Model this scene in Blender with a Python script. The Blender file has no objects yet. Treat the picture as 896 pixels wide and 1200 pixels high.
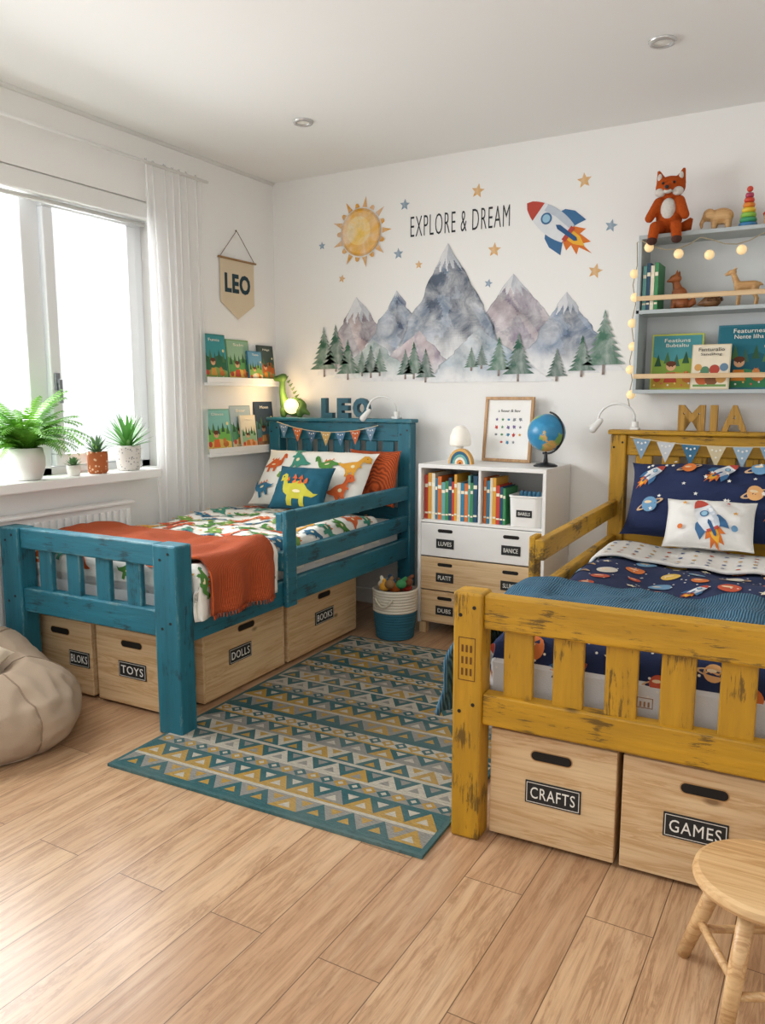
import bpy,bmesh,math,random
from mathutils import Vector,Matrix,noise
random.seed(7)
sc=bpy.context.scene
COL=sc.collection
XF=Matrix.Identity(4)
W={}
rad=math.radians
try: sc.view_settings.view_transform='Standard'
except Exception: pass
# ---------------------------------------------------------------- materials
def lin(h):
    if isinstance(h,(tuple,list)): return tuple(h)
    h=h.lstrip('#'); o=[]
    for i in (0,2,4):
        v=int(h[i:i+2],16)/255
        o.append(v/12.92 if v<=.04045 else ((v+.055)/1.055)**2.4)
    return (o[0],o[1],o[2])
def sh(c,k): return tuple(min(1,max(0,x*k)) for x in c)
MC={}
class NM:
    def __init__(s,name):
        s.m=bpy.data.materials.new(name); s.m.use_nodes=True
        s.nt=s.m.node_tree; s.b=s.nt.nodes['Principled BSDF']; s.tc=None
    def n(s,t,**k):
        x=s.nt.nodes.new(t)
        for a,v in k.items(): setattr(x,a,v)
        return x
    def l(s,a,b): s.nt.links.new(a,b)
    def coord(s,scale=(1,1,1),rot=(0,0,0)):
        if not s.tc: s.tc=s.n('ShaderNodeTexCoord')
        mp=s.n('ShaderNodeMapping'); mp.inputs['Scale'].default_value=scale; mp.inputs['Rotation'].default_value=rot
        s.l(s.tc.outputs['Object'],mp.inputs[0]); return mp.outputs[0]
    def rcoord(s,scale):
        "object coords plus a random offset per object"
        if not s.tc: s.tc=s.n('ShaderNodeTexCoord')
        oi=s.n('ShaderNodeObjectInfo'); m=s.n('ShaderNodeVectorMath',operation='MULTIPLY_ADD')
        s.l(oi.outputs['Random'],m.inputs[0]); m.inputs[1].default_value=(13,7,19); s.l(s.tc.outputs['Object'],m.inputs[2])
        mp=s.n('ShaderNodeMapping'); mp.inputs['Scale'].default_value=scale; s.l(m.outputs[0],mp.inputs[0]); return mp.outputs[0]
    def noise(s,vec,scale=5,detail=4,rough=.5,dist=0):
        x=s.n('ShaderNodeTexNoise'); s.l(vec,x.inputs['Vector'])
        x.inputs['Scale'].default_value=scale; x.inputs['Detail'].default_value=detail
        x.inputs['Roughness'].default_value=rough; x.inputs['Distortion'].default_value=dist
        return x.outputs['Fac']
    def vor(s,vec,scale):
        x=s.n('ShaderNodeTexVoronoi'); s.l(vec,x.inputs['Vector']); x.inputs['Scale'].default_value=scale; return x.outputs['Distance']
    def ramp(s,fac,stops):
        r=s.n('ShaderNodeValToRGB'); s.l(fac,r.inputs[0]); e=r.color_ramp.elements
        while len(e)<len(stops): e.new(.5)
        for i,(p,c) in enumerate(stops):
            e[i].position=p; e[i].color=(c[0],c[1],c[2],1) if not isinstance(c,(int,float)) else (c,c,c,1)
        return r.outputs[0]
    def math(s,op,a,b=0):
        x=s.n('ShaderNodeMath',operation=op)
        for i,v in ((0,a),(1,b)):
            if hasattr(v,'is_output'): s.l(v,x.inputs[i])
            else: x.inputs[i].default_value=v
        return x.outputs[0]
    def mix(s,f,a,b,mode='MIX'):
        x=s.n('ShaderNodeMix',data_type='RGBA',blend_type=mode)
        for i,v in ((0,f),(6,a),(7,b)):
            if hasattr(v,'is_output'): s.l(v,x.inputs[i])
            elif i==0: x.inputs[0].default_value=v
            else: x.inputs[i].default_value=(v[0],v[1],v[2],1)
        return x.outputs[2]
    def bump(s,h,st=.2,d=.01):
        x=s.n('ShaderNodeBump'); x.inputs['Strength'].default_value=st; x.inputs['Distance'].default_value=d
        s.l(h,x.inputs['Height']); s.l(x.outputs[0],s.b.inputs['Normal'])
    def base(s,c,r=.6):
        s.l(c,s.b.inputs['Base Color']); s.b.inputs['Roughness'].default_value=r
def plain(h,rough=.6,var=.06,scale=6,bump=0,bs=150,metal=0,emis=0):
    k=('p',str(h),rough,var,scale,bump,bs,metal,emis)
    if k in MC: return MC[k]
    c=lin(h); N=NM('plain'); v=N.coord()
    f=N.noise(v,scale,3)
    N.base(N.mix(f,sh(c,1-var),sh(c,1+var)),rough)
    N.b.inputs['Metallic'].default_value=metal
    if bump: N.bump(N.noise(v,bs,2),bump,.004)
    if emis:
        N.b.inputs['Emission Color'].default_value=(c[0],c[1],c[2],1); N.b.inputs['Emission Strength'].default_value=emis
    MC[k]=N.m; return N.m
def fabric(h,var=.08,bs=260,bump=.35): return plain(h,.92,var,5,bump,bs)
def grainvec(ax,a=.7,b=9):
    s=[b,b,b]; s[ax]=a; return tuple(s)
def paint(h,worn,amt,ax,hi=None,hamt=.6,edge='#b99a5c'):
    k=('pt',h,ax)
    if k in MC: return MC[k]
    c=lin(h); N=NM('painted_wood'); v=N.rcoord(grainvec(ax,1.2,10)); v0=N.rcoord((1,1,1))
    g=N.noise(v,2.2,6,.6)
    basec=N.mix(N.ramp(g,[(.3,0),(.7,1)]),sh(c,.76),sh(c,1.14))
    big=N.noise(v0,6,3,.6)
    st=N.noise(N.rcoord(grainvec(ax,4,46)),2.0,8,.8,.5)
    w=N.ramp(N.math('MULTIPLY',big,st),[(amt,0),(amt+.04,.85)])
    c2=N.mix(w,basec,lin(worn))
    kn=N.ramp(N.vor(N.rcoord(grainvec(ax,2.0,5)),1.3),[(.03,.9),(.07,0)])
    c2=N.mix(kn,c2,lin(worn))
    if hi:
        w2=N.ramp(N.noise(N.rcoord(grainvec(ax,4,60)),1.6,7,.8),[(hamt,0),(hamt+.05,.75)])
        c2=N.mix(w2,c2,lin(hi))
    # rubbed edges
    bv=N.n('ShaderNodeBevel',samples=4); bv.inputs['Radius'].default_value=.013
    ge=N.n('ShaderNodeNewGeometry'); dt=N.n('ShaderNodeVectorMath',operation='DOT_PRODUCT'); N.l(bv.outputs[0],dt.inputs[0]); N.l(ge.outputs['True Normal'],dt.inputs[1])
    em=N.ramp(N.math('SUBTRACT',1,dt.outputs['Value']),[(.01,0),(.09,1)])
    en=N.ramp(N.noise(N.rcoord(grainvec(ax,6,22)),1.5,5,.7),[(.50,0),(.58,.85)])
    c2=N.mix(N.mix(1,em,en,'MULTIPLY'),c2,lin(edge))
    N.base(c2,.55); N.bump(g,.4,.01)
    MC[k]=N.m; return N.m
def wood(h,dark,ax,rough=.5,sc_=1.0):
    k=('w',h,dark,ax,sc_)
    if k in MC: return MC[k]
    N=NM('bare_wood'); v=N.rcoord(grainvec(ax,.8*sc_,15*sc_))
    g=N.noise(v,1.5,6,.6,1.4); g2=N.noise(N.rcoord(grainvec(ax,1.4,90)),2,3)
    c=N.mix(N.ramp(g,[(.38,0),(.5,.3),(.56,.85),(.6,.1),(.68,.7)]),lin(h),lin(dark))
    c=N.mix(N.ramp(g2,[(.45,0),(.9,.5)]),c,sh(lin(dark),.8))
    kn=N.ramp(N.vor(N.rcoord(grainvec(ax,2.5,5)),1.0),[(.03,1),(.07,0)])
    c=N.mix(kn,c,sh(lin(dark),.45))
    N.base(c,rough); N.bump(g,.12,.004); MC[k]=N.m; return N.m
def vcol(name='printed',wc=False,rough=.8):
    k=('v',wc,rough)
    if k in MC: return MC[k]
    N=NM(name); a=N.n('ShaderNodeAttribute'); a.attribute_name='Col'; v=N.coord()
    if wc:
        f=N.noise(v,8,6,.65,.6); c=N.mix(N.ramp(f,[(.40,0),(.70,.65)]),a.outputs['Color'],(.86,.86,.86))
        f2=N.noise(v,20,5,.6); c=N.mix(N.ramp(f2,[(.48,0),(.8,.4)]),c,N.mix(1,a.outputs['Color'],(.5,.55,.62),'MULTIPLY'))
    else:
        f=N.noise(v,40,3); c=N.mix(f,N.mix(1,a.outputs['Color'],(.88,.88,.88),'MULTIPLY'),a.outputs['Color'])
    N.base(c,rough); MC[k]=N.m; return N.m
# ---------------------------------------------------------------- mesh building
class MB:
    def __init__(s): s.v=[];s.f=[];s.m=[];s.c=[]
    def add(s,vs,fs,m=0,M=None,c=None):
        o=len(s.v)
        for p in vs:
            p=Vector(p); s.v.append(M@p if M else p)
        for f in fs: s.f.append([i+o for i in f]); s.m.append(m); s.c.append(c)
        return s
    def box(s,x0,x1,y0,y1,z0,z1,m=0,M=None):
        vs=[(x,y,z) for z in (z0,z1) for y in (y0,y1) for x in (x0,x1)]
        return s.add(vs,[(0,2,3,1),(4,5,7,6),(0,1,5,4),(2,6,7,3),(0,4,6,2),(1,3,7,5)],m,M)
    def rings(s,rs,m=0,cap0=True,cap1=True,M=None,closed=False):
        n=len(rs[0]); vs=[p for r in rs for p in r]; fs=[]
        R=len(rs)
        for i in range(R if closed else R-1):
            j=(i+1)%R
            for k in range(n):
                l=(k+1)%n; fs.append((i*n+k,i*n+l,j*n+l,j*n+k))
        if cap0 and not closed: fs.append(tuple(reversed(range(n))))
        if cap1 and not closed: fs.append(tuple((R-1)*n+k for k in range(n)))
        return s.add(vs,fs,m,M)
    def lathe(s,c,prof,n=32,m=0,cap0=True,cap1=True,M=None,wob=0):
        rs=[]
        for r,z in prof:
            rs.append([(c[0]+r*math.cos(2*math.pi*k/n)*(1+wob*math.sin(5*2*math.pi*k/n)),c[1]+r*math.sin(2*math.pi*k/n),c[2]+z) for k in range(n)])
        return s.rings(rs,m,cap0,cap1,M)
    def tube(s,pts,r,n=10,m=0,M=None,closed=False):
        pts=[Vector(p) for p in pts]; rs=[]; N=len(pts); up=None
        for i,p in enumerate(pts):
            a=pts[(i-1)%N] if (i>0 or closed) else p; b=pts[(i+1)%N] if (i<N-1 or closed) else p
            t=(b-a).normalized()
            if up is None: up=t.orthogonal().normalized()
            up=(up-t*up.dot(t)).normalized(); w=t.cross(up)
            rr=r[i] if isinstance(r,(list,tuple)) else r
            rs.append([p+up*rr*math.cos(2*math.pi*k/n)+w*rr*math.sin(2*math.pi*k/n) for k in range(n)])
        return s.rings(rs,m,True,True,M,closed)
    def cyl(s,p0,p1,r0,r1=None,n=20,m=0): return s.tube([p0,p1],[r0,r0 if r1 is None else r1],n,m)
    def cap(s,p0,p1,r0,r1,n=14,m=0):
        p0=Vector(p0);p1=Vector(p1); t=(p1-p0).normalized() if (p1-p0).length>1e-6 else Vector((0,0,1))
        up=t.orthogonal().normalized(); w=t.cross(up); rs=[]
        for (p,r,a0,a1) in ((p0,r0,-85,0),(p1,r1,0,85)):
            for k in range(5):
                a=rad(a0+(a1-a0)*k/4); q=p+t*r*math.sin(a); R=r*math.cos(a)
                rs.append([q+up*R*math.cos(2*math.pi*j/n)+w*R*math.sin(2*math.pi*j/n) for j in range(n)])
        return s.rings(rs,m)
    def ell(s,c,r,rot=None,n=20,m=0):
        R=[];M=Matrix.Translation(Vector(c))@(rot if rot else Matrix.Identity(4))
        if isinstance(r,(int,float)): r=(r,r,r)
        k=max(8,n//2)
        for i in range(k+1):
            a=math.pi*(i/k-.5)*.985
            R.append([(r[0]*math.cos(a)*math.cos(2*math.pi*j/n),r[1]*math.cos(a)*math.sin(2*math.pi*j/n),r[2]*math.sin(a)) for j in range(n)])
        return s.rings(R,m,True,True,M)
    def grid(s,S,nu,nv,m=0):
        vs=[S(i/nu,j/nv) for j in range(nv+1) for i in range(nu+1)]
        fs=[(j*(nu+1)+i,j*(nu+1)+i+1,(j+1)*(nu+1)+i+1,(j+1)*(nu+1)+i) for j in range(nv) for i in range(nu)]
        return s.add(vs,fs,m)
def place(o,org,parent):
    W[o.name]=org.copy()
    if parent: o.parent=parent; o.location=org-W[parent.name]
    else: o.location=org
    COL.objects.link(o)
def T(o,label=None,cat=None,group=None,kind=None):
    if label: o['label']=label
    if cat: o['category']=cat
    if group: o['group']=group
    if kind: o['kind']=kind
    return o
def root(name,loc,label,cat,group=None):
    o=bpy.data.objects.new(name,None); o.empty_display_size=.05
    place(o,XF@Vector(loc),None); return T(o,label,cat,group)
def mk(name,mb,mats,parent=None,label=None,cat=None,group=None,kind=None,smooth=False,bevel=0,solid=0,sub=0,remesh=0,org=None):
    vs=[XF@v for v in mb.v]
    if org is None:
        lo=[min(v[i] for v in vs) for i in range(3)]; hi=[max(v[i] for v in vs) for i in range(3)]
        org=Vector(((lo[0]+hi[0])/2,(lo[1]+hi[1])/2,lo[2]))
    else: org=XF@Vector(org)
    me=bpy.data.meshes.new(name); me.from_pydata([v-org for v in vs],[],mb.f)
    if not isinstance(mats,(list,tuple)): mats=[mats]
    for m in mats: me.materials.append(m)
    me.polygons.foreach_set('material_index',mb.m)
    if any(c is not None for c in mb.c):
        ca=me.color_attributes.new('Col','FLOAT_COLOR','CORNER')
        for p in me.polygons:
            c=mb.c[p.index] or (.8,.8,.8)
            for li in p.loop_indices: ca.data[li].color=(c[0],c[1],c[2],1)
    if smooth: me.polygons.foreach_set('use_smooth',[True]*len(me.polygons))
    me.update()
    o=bpy.data.objects.new(name,me)
    if solid: 
        md=o.modifiers.new('s','SOLIDIFY'); md.thickness=solid; md.offset=-1
    if bevel:
        md=o.modifiers.new('b','BEVEL'); md.width=bevel; md.segments=2; md.limit_method='ANGLE'; md.angle_limit=rad(50)
    if remesh:
        md=o.modifiers.new('r','REMESH'); md.mode='VOXEL'; md.voxel_size=remesh; md.use_smooth_shade=True
        md=o.modifiers.new('m','SMOOTH'); md.iterations=4; md.factor=.5
    place(o,org,parent)
    return T(o,label,cat,group,kind)
def B(name,b,mat,parent=None,bevel=.004,**k):
    return mk(name,MB().box(*b),mat,parent,bevel=bevel,**k)
# frames: local x right, y up, z out of the surface
def FY(x,y,z): return Matrix(((1,0,0,x),(0,0,-1,y),(0,1,0,z),(0,0,0,1)))   # faces -Y
def FX(x,y,z): return Matrix(((0,0,1,x),(1,0,0,y),(0,1,0,z),(0,0,0,1)))    # faces +X
def text(s,M,mat,fit=None,size=.1,ext=.0006,parent=None,name='lettering',off=0,sp=1,**k):
    cu=bpy.data.curves.new('t','FONT'); cu.body=s; cu.size=size; cu.align_x='CENTER'; cu.align_y='CENTER'; cu.extrude=ext if not fit else .01
    cu.offset=off; cu.resolution_u=3; cu.space_character=sp
    o=bpy.data.objects.new('t',cu); COL.objects.link(o)
    dg=bpy.context.evaluated_depsgraph_get(); dg.update()
    me=bpy.data.meshes.new_from_object(o.evaluated_get(dg))
    vs=[v.co.copy() for v in me.vertices]; fs=[list(p.vertices) for p in me.polygons]
    bpy.data.objects.remove(o); bpy.data.curves.remove(cu); bpy.data.meshes.remove(me)
    lo=[min(v[i] for v in vs) for i in range(3)]; hi=[max(v[i] for v in vs) for i in range(3)]
    c=[(lo[i]+hi[i])/2 for i in range(3)]
    if fit: sx=fit[0]/(hi[0]-lo[0]); sy=(fit[1]/(hi[1]-lo[1])) if fit[1] else sx; sz=ext/.01
    else: sx=sy=1; sz=1
    vs=[Vector(((v[0]-c[0])*sx,(v[1]-c[1])*sy,(v[2]-c[2])*sz+ext)) for v in vs]
    mb=MB().add(vs,fs,0,M)
    return mk(name,mb,mat,parent,**k)
def pprint(mb,shapes,S,h0=.001,dh=.0004,sub=0,m=0):
    for i,(poly,c) in enumerate(shapes):
        bm=bmesh.new(); vs=[bm.verts.new((p[0],p[1],0)) for p in poly]
        try: fc=bm.faces.new(vs)
        except Exception: bm.free(); continue
        fc.normal_update()
        if fc.normal.z<0: bmesh.ops.reverse_faces(bm,faces=[fc])
        bmesh.ops.triangulate(bm,faces=bm.faces[:])
        for _ in range(sub): bmesh.ops.subdivide_edges(bm,edges=bm.edges[:],cuts=1,use_grid_fill=True)
        bmesh.ops.triangulate(bm,faces=bm.faces[:])
        bm.verts.index_update()
        mb.add([S(v.co.x,v.co.y,h0+i*dh) for v in bm.verts],[[v.index for v in f.verts] for f in bm.faces],m,None,lin(c))
        bm.free()
    return mb
def flatS(M): return lambda x,y,h: M@Vector((x,y,h))
# shapes
def circ(x,y,r,n=20,ry=None): return [(x+r*math.cos(2*math.pi*k/n),y+(ry or r)*math.sin(2*math.pi*k/n)) for k in range(n)]
def star(x,y,r,rot=0,k=.45): return [(x+(r if i%2==0 else r*k)*math.cos(rad(90+rot)+i*math.pi/5),y+(r if i%2==0 else r*k)*math.sin(rad(90+rot)+i*math.pi/5)) for i in range(10)]
def rect(x0,y0,x1,y1): return [(x0,y0),(x1,y0),(x1,y1),(x0,y1)]
def xf(poly,x,y,s=1,a=0,fl=1):
    ca,sa=math.cos(rad(a)),math.sin(rad(a))
    return [(x+s*(fl*px*ca-py*sa),y+s*(fl*px*sa+py*ca)) for px,py in poly]
BRONTO=[(-.5,.05),(-.48,.18),(-.4,.24),(-.33,.2),(-.3,.1),(-.26,-.03),(-.16,-.03),(-.02,.05),(.12,0),(.25,-.14),(.4,-.22),(.5,-.2),(.38,-.31),(.26,-.3),(.2,-.3),(.2,-.5),(.09,-.5),(.08,-.36),(-.08,-.36),(-.1,-.5),(-.21,-.5),(-.21,-.3),(-.32,-.23),(-.38,-.08),(-.4,.06)]
TREX=[(-.5,.3),(-.45,.45),(-.3,.5),(-.17,.45),(-.14,.3),(-.08,.15),(.1,.07),(.3,-.08),(.5,-.12),(.35,-.22),(.17,-.27),(.12,-.38),(.14,-.5),(-.02,-.5),(0,-.35),(-.08,-.3),(-.12,-.5),(-.26,-.5),(-.2,-.3),(-.24,-.05),(-.34,-.05),(-.32,.02),(-.25,.05),(-.27,.22),(-.4,.22)]
def dinoshape(x,y,s,a,fl,c,kind=0,belly='#f0e2b8'):
    P=BRONTO if kind==0 else TREX
    out=[(xf(P,x,y,s,a,fl),c)]
    if kind==0:
        for k in range(3): out.append((xf([(-.16+.13*k,-.02),(-.06+.13*k,.0),(-.11+.13*k,.11)],x,y,s,a,fl),'#e0702c'))
        out.append((xf(circ(-.42,.15,.02,8),x,y,s,a,fl),'#222222'))
        out.append((xf(circ(0,-.2,.09,10,.04),x,y,s,a,fl),belly))
    else:
        out.append((xf(circ(-.33,.38,.02,8),x,y,s,a,fl),'#222222')); out.append((xf(circ(-.05,-.1,.07,10),x,y,s,a,fl),belly))
    return out
def rocket(x,y,s,a):
    n=14; up=[]
    for k in range(n+1):
        t=k/n; X=-.32+.82*t; Y=.195*math.sin(math.pi*(.22+.78*t))**.6 if t<1 else 0
        up.append((X,Y))
    body=up+[(X,-Y) for X,Y in reversed(up[:-1])]
    tip=[p for p in up if p[0]>.22]; tip=tip+[(X,-Y) for X,Y in reversed(tip[:-1])]
    R=lambda P,c:(xf(P,x,y,s,a),c)
    return [R([(-.3,-.12),(-.5,-.2),(-.47,-.1),(-.68,-.1),(-.58,0),(-.8,.02),(-.58,.06),(-.62,.16),(-.46,.1),(-.45,.2),(-.3,.12)],'#e2792c'),
      R([(-.3,-.08),(-.5,-.07),(-.64,0),(-.48,.07),(-.3,.08)],'#f3b93c'),
      R([(.02,.12),(-.06,.25),(-.2,.31),(-.42,.30),(-.36,.2),(-.3,.08)],'#3f6f9c'),R([(.02,-.12),(-.06,-.25),(-.2,-.31),(-.42,-.30),(-.36,-.2),(-.3,-.08)],'#3f6f9c'),
      R(body,'#e6e9ec'),R([(q[0],-q[1]) for q in up if q[0]<.24]+[(.2,-.06),(0,-.09),(-.3,-.07)],'#c3ccd6'),R(tip,'#bf4a3c'),
      R(rect(-.36,-.115,-.29,.115),'#bf4a3c'),R([(-.08,0),(-.14,.035),(-.46,.03),(-.5,0),(-.46,-.03),(-.14,-.035)],'#2f5c8a'),
      R(circ(.10,.01,.085),'#3f6f9c'),R(circ(.10,.01,.06),'#9cc6dc')]
def planet(x,y,r,c,ring=None,a=20):
    o=[]
    if ring: o.append((xf(circ(0,0,r*1.8,24,r*.45),x,y,1,a),ring)); o.append((xf(circ(0,0,r*1.45,24,r*.28),x,y,1,a),'#1d2b52'))
    o.append((circ(x,y,r,18),c)); o.append((circ(x-r*.2,y+r*.25,r*.5,12,r*.2),'#f3d9b0'))
    return o
# ---------------------------------------------------------------- camera
cd=bpy.data.cameras.new('camera'); cam=bpy.data.objects.new('camera',cd); COL.objects.link(cam)
cd.sensor_fit='VERTICAL'; cd.sensor_height=36; cd.lens=927/1200*36; cd.clip_start=.02
cam.location=(3.12,0,1.25); cam.rotation_euler=(rad(90)-math.atan(135/927),0,rad(30)); sc.camera=cam
# ---------------------------------------------------------------- room
RX=4.15; YB=4.06; H=2.54; YR=-1.6
def wallmat(h,b=.12):
    N=NM('matt_wall_paint'); v=N.coord(); f=N.noise(v,1.3,3)
    N.base(N.mix(f,sh(lin(h),.98),sh(lin(h),1.01)),.9); N.bump(N.noise(v,220,2),b,.002); return N.m
wm=wallmat('#f2f1ee'); cm=wallmat('#f1f1ef')
N=NM('laminate_floor'); v=N.coord((1,1,1),(0,0,rad(90)))
br=N.n('ShaderNodeTexBrick'); N.l(v,br.inputs['Vector'])
br.offset=.37; br.offset_frequency=2; br.squash=1
for k_,v_ in (('Scale',1),('Mortar Size',.0014),('Mortar Smooth',.3),('Bias',0),('Brick Width',1.2),('Row Height',.16)): br.inputs[k_].default_value=v_
br.inputs['Color1'].default_value=(.0,.0,.0,1); br.inputs['Color2'].default_value=(1,1,1,1); br.inputs['Mortar'].default_value=(.5,.5,.5,1)
tone=N.mix(br.outputs['Color'],lin('#b48e6c'),lin('#cba883'))
def offc(k,scale):
    o_=N.n('ShaderNodeVectorMath',operation='MULTIPLY_ADD'); N.l(br.outputs['Color'],o_.inputs[0]); o_.inputs[1].default_value=k; N.l(N.coord(scale),o_.inputs[2]); return o_.outputs[0]
g=N.noise(offc((7,3,5),(22,1.6,1)),1.3,8,.68,1.2)
g2=N.noise(offc((9,2,5),(120,5,1)),1.5,5,.75)
c=N.mix(N.ramp(g,[(.42,0),(.5,.22),(.55,.75),(.59,.15),(.72,.75)]),tone,lin('#946d4e'))
c=N.mix(N.ramp(g2,[(.46,0),(.78,.55)]),c,lin('#7a5a40'))
c=N.mix(N.ramp(N.noise(offc((4,6,5),(30,2,1)),1,4,.6),[(.5,0),(.75,.45)]),c,lin('#d8bd9c'))
kn=N.ramp(N.vor(N.coord((3.6,1.1,1)),1.0),[(.02,.8),(.06,0)])
c=N.mix(kn,c,lin('#7a5640'))
c=N.mix(br.outputs['Fac'],c,lin('#664c38'))
N.base(c,.28); N.bump(N.ramp(br.outputs['Fac'],[(0,1),(1,0)]),.2,.002); floorm=N.m
B('floor',(-.3,RX+.2,YR,YB+.2,-.1,0),floorm,kind='structure',bevel=0)
B('ceiling',(-.3,RX+.2,YR,YB+.2,H,H+.1),cm,kind='structure',bevel=0)
B('wall_back',(-.3,RX+.2,YB,YB+.2,0,H),wm,kind='structure',bevel=0)
B('wall_right',(RX,RX+.2,YR,YB,0,H),wm,kind='structure',bevel=0)
wy0,wy1,wz0,wz1=.9,3.07,.86,2.225
mb=MB(); mb.box(-.3,0,YR,wy0,0,H); mb.box(-.3,0,wy1,YB,0,H); mb.box(-.3,0,wy0,wy1,0,wz0); mb.box(-.3,0,wy0,wy1,wz1,H)
mk('wall_left',mb,wm,kind='structure')
white=plain('#f4f4f2',.4,.02); 
B('baseboard_back',(0,RX,YB-.015,YB,0,.09),white,kind='structure')
B('baseboard_left',(0,.015,YR,YB-.015,0,.09),white,kind='structure')
mk('trim_1',MB().tube([(.0,YR,H),(.0,YB,H)],.016,8),cm,kind='structure',smooth=True)
# window
upvc=plain('#eef1f3',.35,.02)
fx0,fx1=-.17,-.1
mb=MB(); t=.062
mb.box(fx0,fx1,wy0,wy1,wz0,wz0+t); mb.box(fx0,fx1,wy0,wy1,wz1-t,wz1); mb.box(fx0,fx1,wy0,wy0+t,wz0,wz1); mb.box(fx0,fx1,wy1-t,wy1,wz0,wz1)
mb.box(fx0,fx1,2.36,2.455,wz0,wz1); mb.box(fx0,fx1,1.6,1.66,wz0,wz1)
win=mk('window_1',mb,upvc,bevel=.006,kind='structure')
N=NM('clear_glass'); tr=N.n('ShaderNodeBsdfTransparent'); gl=N.n('ShaderNodeBsdfGlossy'); gl.inputs['Roughness'].default_value=.02
mx=N.n('ShaderNodeMixShader'); mx.inputs[0].default_value=.04; N.l(tr.outputs[0],mx.inputs[1]); N.l(gl.outputs[0],mx.inputs[2])
N.l(mx.outputs[0],N.nt.nodes['Material Output'].inputs[0]); glassm=N.m
mb=MB(); s0,s1,q0,q1=2.46,3.005,wz0+t+.003,wz1-t-.003; w_=.056
mb.box(-.14,-.075,s0,s1,q0,q0+w_); mb.box(-.14,-.075,s0,s1,q1-w_,q1); mb.box(-.14,-.075,s0,s0+w_,q0+w_,q1-w_); mb.box(-.14,-.075,s1-w_,s1,q0+w_,q1-w_)
sash=mk('sash',mb,upvc,win,bevel=.005)
mk('glass_pane',MB().box(-.122,-.116,s0+w_,s1-w_,q0+w_,q1-w_),glassm,sash)
mk('glass_pane',MB().box(-.14,-.134,wy0+t,1.6,wz0+t,wz1-t).box(-.14,-.134,1.66,2.36,wz0+t,wz1-t),glassm,win)
mb=MB().box(-.075,-.062,s0+.012,s0+.038,1.28,1.36); mb.box(-.062,-.045,s0+.018,s0+.032,1.31,1.33); mb.box(-.052,-.042,s0+.016,s0+.034,1.22,1.33)
mk('handle',mb,plain('#8f9398',.3,.02,metal=.6),sash,bevel=.002)
mk('trim_2',MB().box(-.1,.0,wy0-.0,wy1,.84,.885).box(.0,.1,wy0-.05,2.955,.84,.885),white,kind='structure',bevel=.006)
rb=root('roller_blind',(-.02,2,2.13),'white roller blind rolled up at the window head','blind')
B('cassette',(-.07,-.004,wy0+.02,wy1-.01,2.135,2.2245),plain('#ebebe8',.5,.02),rb,bevel=.012)
mk('bottom_bar',MB().cyl((-.04,wy0+.04,2.118),(-.04,wy1-.03,2.118),.011),plain('#d4d4d0',.5),rb,smooth=True)
# curtain + rod
cr=root('curtain_rod',(.07,2.2,2.39),'slim white metal curtain rod on wall brackets','curtain rod')
mk('pole',MB().cyl((.07,.7,2.392),(.07,3.40,2.392),.008),plain('#f0f0ee',.3),cr,smooth=True)
for y in (3.38,1.2): mk('bracket',MB().cyl((0,y,2.392),(.07,y,2.392),.006).cyl((0,y,2.392),(.006,y,2.392),.02),white,cr,smooth=True)
N=NM('sheer_linen'); tl=N.n('ShaderNodeBsdfTranslucent'); tl.inputs[0].default_value=(.98,.98,.98,1); mx=N.n('ShaderNodeMixShader'); mx.inputs[0].default_value=.5
N.b.inputs['Base Color'].default_value=(.97,.97,.97,1); N.b.inputs['Roughness'].default_value=.9
N.l(N.b.outputs[0],mx.inputs[1]); N.l(tl.outputs[0],mx.inputs[2])
mx2=N.n('ShaderNodeMixShader'); mx2.inputs[0].default_value=.40; tr=N.n('ShaderNodeBsdfTransparent'); N.l(mx.outputs[0],mx2.inputs[1]); N.l(tr.outputs[0],mx2.inputs[2])
N.l(mx2.outputs[0],N.nt.nodes['Material Output'].inputs[0]); sheer=N.m
def CS(u,v):
    z=.12+v*2.29
    y=2.96+u*.40*(.92+.08*v)+.014*math.sin(v*3)
    a=.017*(1-.3*v)
    ph=u*2*math.pi*7+3.4*noise.noise(Vector((u*3.5,v*.9,0)))
    return Vector((.048+a*math.sin(ph)*(.6+.6*abs(noise.noise(Vector((u*6,2,v)))*2))+.010*noise.noise(Vector((u*14,v*2,3))),y+.014*math.cos(ph),z+(.008*math.sin(ph*2) if v==1 else 0)))
mk('curtain',MB().grid(CS,170,24),sheer,label='sheer white linen curtain hanging in soft folds',cat='curtain',smooth=True)
# radiator
ra=root('radiator',(.05,2.4,.14),'white panel radiator under the window','radiator')
B('top_grille',(.015,.088,1.5,2.78,.725,.74),white,ra)
mb=MB(); mb.box(.02,.067,1.51,2.77,.16,.725)
for k in range(31):
    y=1.53+k*.04; mb.box(.067,.079,y,y+.024,.19,.7)
mk('panel',mb,white,ra,bevel=.004)
mk('valve',MB().cyl((.05,2.79,.2),(.05,2.79,.0),.009).cyl((.05,2.79,.2),(.05,2.79,.27),.016),white,ra,smooth=True)
# ceiling spots
for i,(x,y) in enumerate(((2.45,3.21),(.81,3.25))):
    r=root('recessed_spotlight',(x,y,H-.012),'round recessed ceiling spotlight with chrome rim','spotlight','ceiling spotlights')
    mk('rim',MB().lathe((x,y,H),[(.030,-.002),(.032,-.010),(.045,-.011),(.05,-.003),(.05,0)],32,cap0=False,cap1=False),plain('#c9c9c7',.25,metal=.5),r,smooth=True)
    mk('lens',MB().lathe((x,y,H),[(.001,-.006),(.031,-.005)],24),plain('#e4e2da',.3),r)
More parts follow.
